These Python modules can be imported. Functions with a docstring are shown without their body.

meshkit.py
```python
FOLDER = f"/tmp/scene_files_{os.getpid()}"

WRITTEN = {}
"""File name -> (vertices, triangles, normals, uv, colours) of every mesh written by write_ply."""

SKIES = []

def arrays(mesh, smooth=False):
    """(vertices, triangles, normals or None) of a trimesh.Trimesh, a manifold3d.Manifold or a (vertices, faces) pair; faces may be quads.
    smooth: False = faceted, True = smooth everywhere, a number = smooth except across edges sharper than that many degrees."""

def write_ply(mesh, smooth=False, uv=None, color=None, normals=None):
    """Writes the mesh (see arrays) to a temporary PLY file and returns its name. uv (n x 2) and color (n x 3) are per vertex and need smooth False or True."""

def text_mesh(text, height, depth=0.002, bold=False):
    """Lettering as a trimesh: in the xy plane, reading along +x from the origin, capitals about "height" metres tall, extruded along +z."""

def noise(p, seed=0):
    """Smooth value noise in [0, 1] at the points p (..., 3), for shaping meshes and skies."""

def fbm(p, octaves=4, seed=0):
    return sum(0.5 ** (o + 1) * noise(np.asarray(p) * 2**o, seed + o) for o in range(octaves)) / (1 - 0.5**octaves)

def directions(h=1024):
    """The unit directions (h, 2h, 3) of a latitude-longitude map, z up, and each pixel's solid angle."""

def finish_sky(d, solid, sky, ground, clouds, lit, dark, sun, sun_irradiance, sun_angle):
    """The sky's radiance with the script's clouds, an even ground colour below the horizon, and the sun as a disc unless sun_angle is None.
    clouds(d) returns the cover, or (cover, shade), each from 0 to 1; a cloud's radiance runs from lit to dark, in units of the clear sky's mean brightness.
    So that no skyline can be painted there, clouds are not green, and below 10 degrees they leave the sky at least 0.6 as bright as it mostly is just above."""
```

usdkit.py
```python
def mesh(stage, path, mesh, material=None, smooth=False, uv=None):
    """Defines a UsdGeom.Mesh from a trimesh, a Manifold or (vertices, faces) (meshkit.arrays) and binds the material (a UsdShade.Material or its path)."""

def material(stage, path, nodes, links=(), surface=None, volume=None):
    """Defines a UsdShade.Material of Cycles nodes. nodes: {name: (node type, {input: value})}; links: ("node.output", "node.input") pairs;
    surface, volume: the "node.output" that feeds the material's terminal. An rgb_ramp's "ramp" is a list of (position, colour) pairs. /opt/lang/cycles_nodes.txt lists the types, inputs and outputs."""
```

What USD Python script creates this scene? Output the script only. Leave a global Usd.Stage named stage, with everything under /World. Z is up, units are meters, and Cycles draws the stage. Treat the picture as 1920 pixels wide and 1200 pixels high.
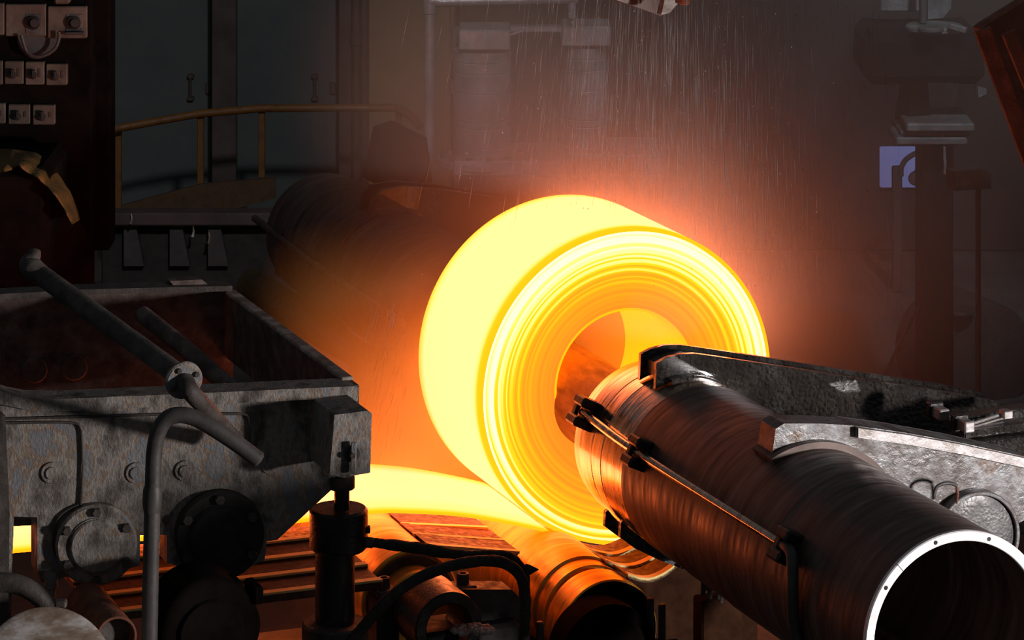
import math, random
import numpy as np, trimesh, usdkit, meshkit
from shapely.geometry import Polygon
from pxr import Usd, UsdGeom, UsdLux, UsdShade, Gf, Sdf

rng = random.Random(7)
nrg = np.random.default_rng(7)
stage = Usd.Stage.CreateInMemory()
UsdGeom.SetStageUpAxis(stage, 'Z'); UsdGeom.SetStageMetersPerUnit(stage, 1.0)
UsdGeom.Xform.Define(stage, '/World')

# ------------------------------------------------------------------ camera, lights, exposure
FP, CX, HY, H = 6500.0, 960.0, -930.0, 6.6      # focal length in px, principal x, horizon y (lens shift), eye height
cam = UsdGeom.Camera.Define(stage, '/World/camera')
AP = 36.0
cam.CreateHorizontalApertureAttr(AP); cam.CreateVerticalApertureAttr(AP * 1200 / 1920)
cam.CreateFocalLengthAttr(AP * FP / 1920)
cam.CreateVerticalApertureOffsetAttr(-(600 - HY) / 1920 * AP)
cam.CreateClippingRangeAttr(Gf.Vec2f(0.5, 200))
cam.AddTransformOp().Set(Gf.Matrix4d(1, 0, 0, 0, 0, 0, 1, 0, 0, -1, 0, 0, 0, 0, H, 1))
cam.CreateExposureAttr(0.0)


def spot_light(name, pos, target, radius, color, power, half):
    l = UsdLux.SphereLight.Define(stage, '/World/' + name)
    p, t = np.array(pos, float), np.array(target, float)
    z = (p - t) / np.linalg.norm(p - t); x = np.cross([0, 0, 1], z); x /= np.linalg.norm(x); y = np.cross(z, x)
    l.AddTransformOp().Set(Gf.Matrix4d(*x, 0, *y, 0, *z, 0, *p, 1))
    l.CreateRadiusAttr(radius); l.CreateColorAttr(Gf.Vec3f(*color)); l.CreateIntensityAttr(power)
    sh = UsdLux.ShapingAPI.Apply(l.GetPrim()); sh.CreateShapingConeAngleAttr(half); sh.CreateShapingConeSoftnessAttr(.25)


spot_light('work_lamp', (8.0, 11.4, 2.6), (-0.9, 16.9, 1.9), 0.4, (1.0, 0.94, 0.92), 560, 21.0)
spot_light('added_spot', (4.5, 15.0, 10.5), (2.75, 24.5, 3.1), .35, (.9, .95, 1.0), 900, 9.0)  # unseen spot added to brighten the machine stand at right
spot_light('added_spot_001', (0.6, 13.0, 9.0), (-1.0, 27.0, 2.9), .35, (.97, .97, 1.0), 420, 11.5)  # unseen spot added as frontal light for the cylinders and doors
dome = UsdLux.DomeLight.Define(stage, '/World/sky'); dome.CreateColorAttr(Gf.Vec3f(0.8, 0.9, 1.0)); dome.CreateIntensityAttr(0.02)

# ------------------------------------------------------------------ frames: pixel -> world, mill frame
def P(px, py, Y):
    return np.array([(px - CX) * Y / FP, Y, H - (py - HY) * Y / FP])


A = np.array([-2510.0, FP, 0]); A /= np.linalg.norm(A)          # mill axis, away from the camera
EE = np.array([A[1], -A[0], 0.0])                               # along the strip, to the right
Z = np.array([0, 0, 1.0])
C = P(1177, 724, 18.7)                                          # centre of the coil's near face


def onN(px, py, s, n=A, o=C):
    d = np.array([(px - CX) / FP, 1, -(py - HY) / FP]); o0 = np.array([0, 0, H])
    t = (s - np.dot(o0 - o, n)) / np.dot(d, n)
    return o0 + t * d


def W(u, v, s):
    return C + u * EE + v * Z + s * A


def uv(px, py, s):
    d = onN(px, py, s) - C
    return np.array([d @ EE, d[2]])


AX = P(1211, 820, 18.0)                                         # arm axis point at the head end
def axis_at(px):                                                # point of the arm's axis that is seen at column px
    Y = 18.0 * 2761 / (px + 1550)
    return AX + A * ((Y - 18.0) / A[1])
def s_of(p): return float((p - C) @ A)

# ------------------------------------------------------------------ mesh helpers (world coordinates)
def mk(v, f): return trimesh.Trimesh(np.asarray(v, float), np.asarray(f, int), process=False)
def cat(*m): return trimesh.util.concatenate([x for x in m])


def frame(d, up=Z):
    d = np.asarray(d, float) / np.linalg.norm(d)
    if abs(d @ up) > .95: up = np.array([0, 1.0, 0])
    x = np.cross(up, d); x /= np.linalg.norm(x); y = np.cross(d, x)
    return x, y, d


def loft(rings, cap0=True, cap1=True, closed=False):
    n, k = len(rings), len(rings[0]); v = np.vstack(rings); f = []
    for i in range(n if closed else n - 1):
        j2 = (i + 1) % n
        for j in range(k):
            a, b, c, d = i * k + j, i * k + (j + 1) % k, j2 * k + (j + 1) % k, j2 * k + j
            f += [[a, b, c], [a, c, d]]
    if not closed:
        for cap, i, flip in ((cap0, 0, True), (cap1, n - 1, False)):
            if cap:
                c0 = len(v); v = np.vstack([v, rings[i].mean(0)])
                for j in range(k):
                    t = [c0, i * k + j, i * k + (j + 1) % k]
                    f.append(t[::-1] if flip else t)
    return mk(v, f)


def lathe(o, d, prof, seg=48, closed=False, a0=0, a1=None):
    """prof: [(h, r)] along d from o."""
    x, y, d = frame(d); rings = []
    t = np.arange(seg) * 2 * np.pi / seg
    for h, r in prof:
        rings.append(o + d * h + max(r, 1e-5) * (np.cos(t)[:, None] * x + np.sin(t)[:, None] * y))
    return loft(rings, closed=closed)


def cyl(p0, p1, r, b=None, seg=32, r1=None):
    p0, p1 = np.asarray(p0, float), np.asarray(p1, float); L = np.linalg.norm(p1 - p0); r1 = r if r1 is None else r1
    b = min(r, L) * .12 if b is None else b
    return lathe(p0, p1 - p0, [(0, r - b), (b, r), (L - b, r1), (L, r1 - b)], seg)


def ringm(o, d, r0, r1, L, seg=64, b=.004):
    if not b: return lathe(o, d, [(0, r0), (0, r1), (L, r1), (L, r0)], seg, closed=True)
    return lathe(o, d, [(0, r0 + b), (0, r1 - b), (b, r1), (L - b, r1), (L, r1 - b), (L, r0 + b), (L - b, r0), (b, r0)], seg, closed=True)


def cbox(c, h, axes=None, b=.01):
    """box with chamfered edges: centre, half sizes, three axes"""
    ax = np.eye(3) if axes is None else np.array(axes); h = np.array(h, float); b = min(b, h.min() * .45); pts = []
    for sx in (-1, 1):
        for sy in (-1, 1):
            for sz in (-1, 1):
                for k in range(3):
                    q = h - b; q[k] = h[k]; pts.append((np.array([sx, sy, sz]) * q) @ ax)
    m = trimesh.convex.convex_hull(np.array(pts)); m.apply_translation(c)
    return mk(m.vertices, m.faces)


MILL = np.array([EE, A, Z])
def bez(c, hu, hs, hv, b=.01): return cbox(c, (hu, hs, hv), MILL, b)
def bar(p0, p1, w, h, b=.006):
    x, y, d = frame(np.asarray(p1) - np.asarray(p0)); return cbox((np.asarray(p0) + p1) / 2, (w / 2, h / 2, np.linalg.norm(np.asarray(p1) - p0) / 2), (x, y, d), b)


def pbox(x0, y0, x1, y1, Y, d, b=.012):
    p, q = P(x0, y1, Y), P(x1, y0, Y)
    return cbox((p + q) / 2 + [0, d / 2, 0], (abs(q[0] - p[0]) / 2, d / 2, abs(q[2] - p[2]) / 2), b=b)


def extr(poly2, o, x, y, vec, hole=None):
    """planar polygon (2D in frame o, x, y) extruded along vec"""
    pg = Polygon(poly2, hole) if not isinstance(poly2, Polygon) else poly2
    v2, f = trimesh.creation.triangulate_polygon(pg, engine='earcut')
    v2 = np.asarray(v2)[:, :2]; n = len(v2)
    V = o + v2[:, :1] * x + v2[:, 1:2] * y
    v, F = [V, V + vec], [np.asarray(f)[:, ::-1], np.asarray(f) + n]; k = 2 * n
    for r in [pg.exterior] + list(pg.interiors):
        c = np.array(r.coords)[:-1]; R = o + c[:, :1] * x + c[:, 1:2] * y; m = len(c)
        v += [R, R + vec]; i = np.arange(m); j = (i + 1) % m
        F += [np.stack([k + i, k + j, k + m + j], 1), np.stack([k + i, k + m + j, k + m + i], 1)]; k += 2 * m
    t = mk(np.vstack(v), np.vstack(F)); t.merge_vertices(); t.fix_normals()
    return mk(t.vertices, t.faces)


def slab(px_pts, s0, L, b=0.0, hole=None):
    """outline seen at pixels px_pts on the mill plane s0, extruded L along the mill axis, edge stepped by b"""
    q = [uv(x, y, s0) for x, y in px_pts]; o = C + s0 * A
    if b:
        pg = Polygon(q).buffer(0); inn = pg.buffer(-b, join_style=2)
        return cat(extr(pg, o + A * b, EE, Z, A * (L - 2 * b)), extr(inn, o, EE, Z, A * L))
    return extr(q, o, EE, Z, A * L, hole)


def spline(pts, n=8):
    p = np.asarray(pts, float)
    if len(p) < 3: return p
    q = np.vstack([2 * p[0] - p[1], p, 2 * p[-1] - p[-2]]); out = []
    for i in range(1, len(q) - 2):
        for t in np.linspace(0, 1, n, endpoint=False):
            a, b, c, d = q[i - 1:i + 3]
            out.append(.5 * (2 * b + (c - a) * t + (2 * a - 5 * b + 4 * c - d) * t * t + (3 * b - a - 3 * c + d) * t ** 3))
    return np.array(out + [p[-1]])


def tube(pts, r, seg=14, n=8, smooth=True, lump=0, sc=18):
    p = spline(pts, n) if smooth else np.asarray(pts, float)
    t = np.gradient(p, axis=0); t /= np.linalg.norm(t, axis=1, keepdims=True)
    up = np.array([0.13, -0.6, 0.79]); x = np.cross(up, t[0]); x /= np.linalg.norm(x); rings = []
    R = np.broadcast_to(r, (len(pts),)); R = np.interp(np.linspace(0, 1, len(p)), np.linspace(0, 1, len(R)), R)
    for i in range(len(p)):
        x = x - (x @ t[i]) * t[i]; x /= np.linalg.norm(x); y = np.cross(t[i], x); a = np.arange(seg) * 2 * np.pi / seg
        ring = np.cos(a)[:, None] * x + np.sin(a)[:, None] * y
        k = 1 + (lump * (meshkit.fbm((p[i] + ring * .03) * sc) - .5)[:, None] if lump else 0)
        rings.append(p[i] + R[i] * ring * k)
    return loft(rings)


def arc_ring(o, deg0, deg1, r0, r1, s0, s1, seg=72):
    t = np.radians(np.linspace(deg0, deg1, seg)); rings = []
    for x in t:
        d = math.cos(x) * EE + math.sin(x) * Z; rings.append(np.array([o + A * s0 + d * r0, o + A * s0 + d * r1, o + A * s1 + d * r1, o + A * s1 + d * r0]))
    return loft(rings)


def hexb(c, d, r, h, seg=6):
    return lathe(np.asarray(c, float), d, [(0, r), (h * .85, r), (h, r * .86)], seg)


def rough(m, amp, sc, maxe=None, seed=0):
    """subdivide and displace a mesh with noise along its normals"""
    if maxe:
        v, f = trimesh.remesh.subdivide_to_size(m.vertices, m.faces, maxe, max_iter=8); m = trimesh.Trimesh(v, f); m.merge_vertices()
    n = m.vertex_normals; m = mk(m.vertices + n * ((meshkit.fbm(m.vertices * sc + 31, 4, seed) - .5) * 2 * amp)[:, None], m.faces)
    return m

# ------------------------------------------------------------------ USD helpers
used = {}
def numbered(parent, name):
    k = used.get((parent, name), 0); used[(parent, name)] = k + 1
    return f'{parent}/{name}' + (f'_{k:03d}' if k else '')


class Thing:
    def __init__(self, path, loc): self.path, self.loc = path, np.asarray(loc, float)


def tagp(prim, label, cat_=None, group=None, kind=None):
    for k, v in (('label', label), ('category', cat_), ('group', group), ('kind', kind)):
        if v: prim.SetCustomDataByKey(k, v)


def thing(name, loc, label, cat_, group=None, kind=None):
    p = numbered('/World', name); x = UsdGeom.Xform.Define(stage, p); x.AddTranslateOp().Set(Gf.Vec3d(*map(float, loc)))
    tagp(x.GetPrim(), label, cat_, group, kind)
    return Thing(p, loc)


def part(t, name, m, mat, smooth=30, label=None, kind=None):
    p = numbered(t.path, name)
    m = mk(m.vertices - t.loc, m.faces)
    g = usdkit.mesh(stage, p, m, MAT[mat], smooth=smooth)
    tagp(g.GetPrim(), label, None, None, kind)
    return Thing(p, t.loc)


def solo(name, m, mat, label, cat_, group=None, kind=None, smooth=30):
    p = numbered('/World', name); loc = np.array([m.vertices[:, 0].mean(), m.vertices[:, 1].mean(), m.vertices[:, 2].min()])
    g = usdkit.mesh(stage, p, mk(m.vertices - loc, m.faces), MAT[mat], smooth=smooth)
    UsdGeom.Xformable(g).AddTranslateOp().Set(Gf.Vec3d(*map(float, loc)))
    tagp(g.GetPrim(), label, cat_, group, kind)
    return Thing(p, loc)

# ------------------------------------------------------------------ materials
MAT = {}
def frame_nodes(scale=(1, 1, 1)):
    """world position in the mill frame (u, s, v), scaled"""
    n = {'geo': ('geometry', {}),
         'du': ('vector_math', {'math_type': 'dot_product', 'vector2': tuple(EE)}),
         'ds': ('vector_math', {'math_type': 'dot_product', 'vector2': tuple(A)}),
         'sep': ('separate_xyz', {}), 'comb': ('combine_xyz', {}), 'map': ('mapping', {'scale': scale})}
    l = [('geo.position', 'du.vector1'), ('geo.position', 'ds.vector1'), ('geo.position', 'sep.vector'),
         ('du.value', 'comb.x'), ('ds.value', 'comb.y'), ('sep.z', 'comb.z'), ('comb.vector', 'map.vector')]
    return n, l


def pmat(name, ramp, scale=6, rg=(.4, .7), metallic=0.0, bump=.3, bscale=45, stretch=(1, 1, 1), bdist=.004, spec=.5, detail=5, drops=None, rcol=None, coat=0):
    n, l = frame_nodes(stretch)
    n |= {'n1': ('noise_texture', {'scale': scale, 'detail': detail, 'roughness': .65}), 'r1': ('rgb_ramp', {'ramp': ramp}),
          'n2': ('noise_texture', {'scale': bscale, 'detail': 3.0, 'roughness': .6}),
          'n3': ('noise_texture', {'scale': scale * 2.3, 'detail': 1.0}),
          'mr': ('map_range', {'from_min': .3, 'from_max': .7, 'to_min': rg[0], 'to_max': rg[1], 'clamp': True}),
          'b': ('bump', {'strength': bump, 'distance': bdist}),
          'p': ('principled_bsdf', {'metallic': metallic, 'specular_ior_level': spec, 'coat_weight': coat})}
    l += [('map.vector', 'n1.vector'), ('map.vector', 'n2.vector'), ('map.vector', 'n3.vector'), ('n1.fac', 'r1.fac'), ('r1.color', 'p.base_color'),
          ('n3.fac', 'mr.value'), ('mr.result', 'p.roughness'), ('b.normal', 'p.normal')]
    if drops:
        n |= {'vo': ('voronoi_texture', {'scale': drops, 'feature': 'smooth_f1', 'smoothness': .4}), 'mx': ('math', {'math_type': 'multiply_add', 'value2': -.8})}
        l += [('geo.position', 'vo.vector'), ('vo.distance', 'mx.value1'), ('n2.fac', 'mx.value3'), ('mx.value', 'b.height')]
    else:
        l += [('n2.fac', 'b.height')]
    MAT[name] = usdkit.material(stage, '/World/Looks/' + name, n, l, surface='p.BSDF')


def S(*c): return [(c[i], c[i + 1]) for i in range(0, len(c), 2)]


pmat('cast_grey', S(.28, (.024, .015, .010), .40, (.115, .096, .082), .5, (.25, .222, .20), .535, (.20, .125, .075), .57, (.15, .155, .17), .68, (.20, .182, .17), .8, (.33, .315, .305)), 5, (.55, .8), bump=.7, bscale=60, bdist=.008, stretch=(1.3, 1.3, .8))
pmat('cast_dark', S(.3, (.02, .015, .012), .5, (.055, .042, .036), .7, (.10, .085, .075)), 7, (.5, .8), bump=.6, bscale=50, bdist=.005)
pmat('rust_inner', S(.3, (.03, .016, .011), .5, (.085, .055, .045), .7, (.16, .12, .105)), 9, (.6, .85), bump=.6, bscale=90, bdist=.004)
pmat('black_oily', S(.3, (.006, .005, .004), .6, (.02, .015, .012), .8, (.04, .03, .025)), 8, (.25, .5), bump=.6, bscale=60, bdist=.004)
pmat('black_matte', S(.3, (.006, .005, .0045), .7, (.022, .018, .015)), 6, (.6, .85), bump=.4, bscale=50)
pmat('hose_rubber', S(.3, (.035, .03, .028), .7, (.07, .06, .055)), 12, (.45, .65), bump=.4, bscale=120, bdist=.002)
pmat('hose_crust', S(.3, (.012, .009, .007), .6, (.035, .026, .02), .8, (.07, .055, .045)), 16, (.6, .9), bump=1, bscale=70, bdist=.006)
pmat('pipe_brown', S(.25, (.034, .018, .013), .45, (.085, .052, .042), .6, (.13, .088, .073), .75, (.20, .155, .14)), 2.6, (.36, .62), metallic=.2, bump=.13, bscale=14, stretch=(.7, 5, .7), bdist=.006)
pmat('pipe_head', S(.25, (.30, .22, .16), .42, (.62, .52, .40), .75, (.85, .75, .6)), 2.6, (.10, .27), metallic=1.0, bump=.05, bscale=12, stretch=(.8, 7, .8), bdist=.004)
pmat('machined', S(.2, (.55, .50, .49), .45, (.80, .76, .76), .6, (.92, .90, .92), .75, (.70, .62, .60)), 9, (.3, .5), metallic=.15, bump=.15, bscale=40)
pmat('wet_plate', S(.3, (.012, .008, .007), .5, (.03, .023, .018), .7, (.07, .062, .06)), 3.5, (.10, .30), metallic=.1, bump=1.0, bscale=60, drops=42, bdist=.03, spec=.8, coat=1.0)
pmat('plate_grey', S(.25, (.03, .018, .015), .42, (.11, .095, .09), .55, (.21, .21, .215), .62, (.13, .09, .07), .75, (.30, .30, .31)), 4.5, (.3, .6), metallic=.4, bump=.6, bscale=28, bdist=.006)
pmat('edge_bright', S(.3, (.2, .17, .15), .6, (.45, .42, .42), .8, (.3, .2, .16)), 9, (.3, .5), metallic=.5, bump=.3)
pmat('apron_plate', S(.3, (.045, .02, .009), .6, (.10, .05, .022), .8, (.17, .09, .045)), 14, (.4, .7), metallic=.3, bump=.7, bscale=90, bdist=.004)
pmat('lip_glow_tint', S(.3, (.8, .58, .2), .7, (.92, .70, .28)), 14, (.4, .6), metallic=.1, bump=.3)  # pale orange carries the glow that the edges catch
pmat('roll_glow_tint', S(.3, (.50, .28, .04), .6, (.85, .50, .08), .8, (.92, .60, .13)), 3, (.25, .45), metallic=.7, bump=.15, bscale=12, stretch=(.6, 6, .6))  # orange of the coil glow is tinted into the steel colour
pmat('shaft_rough', S(.3, (.10, .05, .035), .6, (.26, .16, .12), .75, (.07, .035, .025)), 12, (.4, .6), metallic=.4, bump=.6, bscale=50, stretch=(1, .3, 1))
pmat('chrome_rod', S(.3, (.3, .28, .26), .7, (.5, .48, .46)), 8, (.15, .3), metallic=.9, bump=.1)
pmat('yellow_paint', S(.3, (.09, .026, .005), .5, (.15, .058, .007), .7, (.10, .034, .006)), 6, (.5, .7), bump=.3)
pmat('tarp_yellow', S(.3, (.055, .03, .005), .6, (.12, .072, .012), .8, (.075, .042, .007)), 5, (.55, .75), bump=.7, bscale=14, bdist=.03)
pmat('door_blue', S(.3, (.05, .056, .056), .55, (.062, .067, .066), .75, (.078, .081, .08)), 1.5, (.5, .7), bump=.1)
pmat('wall_tan', S(.3, (.17, .105, .05), .6, (.22, .14, .07), .8, (.26, .17, .09)), 1.2, (.7, .9), bump=.1)
pmat('column_dark', S(.3, (.03, .018, .015), .7, (.08, .05, .045)), 2, (.5, .8), bump=.2)
pmat('panel_cream', S(.25, (.035, .024, .018), .5, (.09, .068, .053), .7, (.14, .115, .10)), 5, (.45, .7), bump=.2)
pmat('grey_machine', S(.3, (.05, .046, .046), .55, (.11, .105, .105), .75, (.19, .185, .19)), 5, (.35, .6), metallic=.3, bump=.5, bscale=60, drops=60)
pmat('dark_machine', S(.3, (.02, .018, .018), .7, (.06, .05, .05)), 4, (.5, .8), bump=.3)
pmat('rust_glow_orange', S(.25, (.05, .013, .006), .5, (.13, .038, .016), .7, (.2, .065, .028)), 6, (.6, .85), bump=.7, bscale=30, bdist=.01)
pmat('concrete', S(.3, (.03, .025, .022), .7, (.08, .07, .06)), 1.5, (.7, .95), bump=.4, bscale=20)
pmat('chalky', S(.25, (.10, .06, .04), .45, (.22, .16, .12), .6, (.42, .38, .36), .75, (.55, .52, .52)), 9, (.5, .75), bump=.5, bscale=35, stretch=(.6, 1, 1.6))
pmat('ramp_rust', S(.3, (.03, .012, .004), .5, (.07, .03, .008), .7, (.04, .018, .005)), 6, (.6, .8), bump=.3)
pmat('shaded_red', S(.3, (.02, .008, .004), .7, (.05, .02, .01)), 9, (.8, .95), bump=.4, spec=.05)  # dark red carries the shade and the red glow below the strip
pmat('tank_grey', S(.3, (.17, .15, .145), .55, (.30, .275, .265), .75, (.42, .40, .39)), 5, (.3, .5), metallic=.4, bump=.4, bscale=60)
pmat('void_black', S(.3, (.0025, .002, .0018), .7, (.009, .006, .005)), 6, (.9, 1.0), bump=.2, spec=.05)
pmat('water', S(0, (.14, .125, .12), 1, (.24, .22, .21)), 5, (.25, .4), bump=0)


def emis(name, color_nodes, links, out):
    color_nodes['em'] = ('emission', {'strength': 1.0}); links.append((out, 'em.color'))
    MAT[name] = usdkit.material(stage, '/World/Looks/' + name, color_nodes, links, surface='em.emission')


W_, PY_, Y_, AM_, OR_, DO_ = (7.0, 1.55, .75), (6.6, 1.3, .38), (5.0, .80, .015), (3.6, .50, .012), (2.0, .31, .018), (1.25, .2, .013)
def hot_axial(name, hi, stops):
    """hot steel whose long edges have cooled: colour along the mill axis"""
    n = {'geo': ('geometry', {}), 'ds': ('vector_math', {'math_type': 'dot_product', 'vector2': tuple(A)}),
         'mr': ('map_range', {'from_min': float(C @ A), 'from_max': float(C @ A) + hi, 'to_min': 0, 'to_max': 1, 'clamp': True}), 'r': ('rgb_ramp', {'ramp': stops}), 'em': ('emission', {'strength': 1.0})}
    l = [('geo.position', 'ds.vector1'), ('ds.value', 'mr.value'), ('mr.result', 'r.fac'), ('r.color', 'em.color')]
    MAT[name] = usdkit.material(stage, '/World/Looks/' + name, n, l, surface='em.emission')


hot_axial('hot_shell', .98, S(0, (5, .64, .01), .05, (5.5, .70, .01), .12, PY_, .3, PY_, .9, PY_, 1, Y_))
hot_axial('hot_strip', .98, S(0, (5, .62, .01), .03, Y_, .10, (7.5, 1.0, .25), .3, PY_, .85, PY_, 1, Y_))
hot_axial('hot_bore', .98, S(0, (4, .58, .01), .4, (5.0, .82, .0), 1, Y_))

# coil face: cooler towards the bore and towards the bottom, one tone per wrap
n, l = frame_nodes()
n |= {'cu': ('math', {'math_type': 'subtract', 'value2': float(C @ EE)}), 'cv': ('math', {'math_type': 'subtract', 'value2': float(C[2])}),
      'u2': ('math', {'math_type': 'multiply'}), 'v2': ('math', {'math_type': 'multiply'}), 'a': ('math', {'math_type': 'add'}), 'rr': ('math', {'math_type': 'sqrt'}),
      'mr': ('map_range', {'from_min': .38, 'from_max': .86, 'to_min': 0, 'to_max': 1, 'clamp': True}),
      'tr': ('rgb_ramp', {'ramp': S(0, (.20,) * 3, .22, (.33,) * 3, .46, (.50,) * 3, .62, (.64,) * 3, .74, (.80,) * 3, .84, (1.0,) * 3, .97, (1.0,) * 3, 1, (.85,) * 3)}),
      'w': ('math', {'math_type': 'multiply', 'value2': 44.0}), 'no': ('noise_texture', {'dimensions': '1D', 'scale': 1.0, 'detail': .6}),
      'nr': ('map_range', {'from_min': .3, 'from_max': .7, 'to_min': .78, 'to_max': 1.22, 'clamp': True}),
      'vr': ('math', {'math_type': 'divide'}), 'ar': ('map_range', {'from_min': -.95, 'from_max': .75, 'to_min': .70, 'to_max': 1.05, 'clamp': True}),
      'm': ('math', {'math_type': 'multiply'}), 'm2': ('math', {'math_type': 'multiply'}),
      'r': ('rgb_ramp', {'ramp': S(0, DO_, .25, OR_, .5, AM_, .65, Y_, .8, PY_, 1, W_)}), 'em': ('emission', {'strength': 1.0})}
l += [('du.value', 'cu.value1'), ('sep.z', 'cv.value1'), ('cu.value', 'u2.value1'), ('cu.value', 'u2.value2'), ('cv.value', 'v2.value1'), ('cv.value', 'v2.value2'),
      ('u2.value', 'a.value1'), ('v2.value', 'a.value2'), ('a.value', 'rr.value1'), ('rr.value', 'mr.value'), ('mr.result', 'tr.fac'),
      ('rr.value', 'w.value1'), ('w.value', 'no.w'), ('no.fac', 'nr.value'), ('cv.value', 'vr.value1'), ('rr.value', 'vr.value2'), ('vr.value', 'ar.value'),
      ('nr.result', 'm.value1'), ('ar.result', 'm.value2'), ('m.value', 'm2.value1'), ('tr.color', 'm2.value2'), ('m2.value', 'r.fac'), ('r.color', 'em.color')]
MAT['hot_face'] = usdkit.material(stage, '/World/Looks/hot_face', n, l, surface='em.emission')
MAT['daylight'] = usdkit.material(stage, '/World/Looks/daylight', {'em': ('emission', {'color': (.42, .46, 1.0), 'strength': .30})}, [], surface='em.emission')
MAT['daylight_dim'] = usdkit.material(stage, '/World/Looks/daylight_dim', {'em': ('emission', {'color': (.75, .85, .9), 'strength': .16})}, [], surface='em.emission')

# steam: an even thin veil to the right, a thick cloud over the coil and a plume beside the strip, both thinning to feathered rims
def steam(name, density, col):
    MAT[name] = usdkit.material(stage, '/World/Looks/' + name, {'v': ('scatter_volume', {'color': col, 'anisotropy': .1, 'density': density})}, [], volume='v.volume')


CLOUD, PLUME = np.array((.78, 20.2, 2.2)), P(745, 815, 18.9)
steam('steam_veil', .05, (.96, .82, .74)); steam('steam_cloud', .95, (.98, .88, .72)); steam('steam_plume', 1.1, (.99, .72, .2))  # cloud and plume colours carry part of the orange glow

# ================================================================== the setting
def struct(name, m, mat, label): return solo(name, m, mat, label, 'structure', kind='structure')
struct('floor', cbox((0, 20, -.1), (14, 20, .1)), 'concrete', 'dark concrete floor of the mill hall')
struct('wall_back', cbox((0, 31.6, 3.6), (14, .2, 3.6)), 'wall_tan', 'dim tan rear wall of the mill hall')

# ================================================================== the hot coil and strip
coil = thing('steel_coil', W(0, -.85, .49), 'glowing yellow-white coil of hot steel strip on the cradle rolls', 'coil')
part(coil, 'outer_wrap', ringm(C, A, .832, .85, .98, 160, .003), 'hot_shell', label='glowing outer wrap of the coil')
part(coil, 'bore_wall', ringm(C + A * .03, A, .40, .412, .95, 96, .003), 'hot_bore', label='yellow glowing inner wall of the bore')
r = .414; k = 0
while r < .828:
    w = min([.026, .034, .022, .03, .04, .024][k % 6], .829 - r)
    s0 = .035 * (1 - (r - .41) / .42) + rng.uniform(-.012, .012)
    part(coil, 'wrap', ringm(C + A * s0, A, r, r + w - .0035, .93, 96, 0), 'hot_face'); r += w; k += 1

path = [(-160, 1050), (-60, 1041), (55, 1030), (180, 1018), (305, 1006), (500, 984), (692, 960), (773, 959), (848, 963), (911, 971), (994, 987), (1060, 1003), (1110, 1014), (1172, 1022)]
q = spline([uv(x, y, 0) for x, y in path], 6)
tq = np.gradient(q, axis=0); tq /= np.linalg.norm(tq, axis=1, keepdims=True); nq = np.stack([-tq[:, 1], tq[:, 0]], 1)
sv = []
for (u_, v_), (nu, nv) in zip(q, nq):
    sv.append(np.array([W(u_, v_, .0), W(u_, v_, .98), W(u_ - nu * .012, v_ - nv * .012, .98), W(u_ - nu * .012, v_ - nv * .012, .0)]))
solo('hot_strip', loft(sv), 'hot_strip', 'flat glowing steel strip running from the left in under the coil', 'strip')

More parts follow.
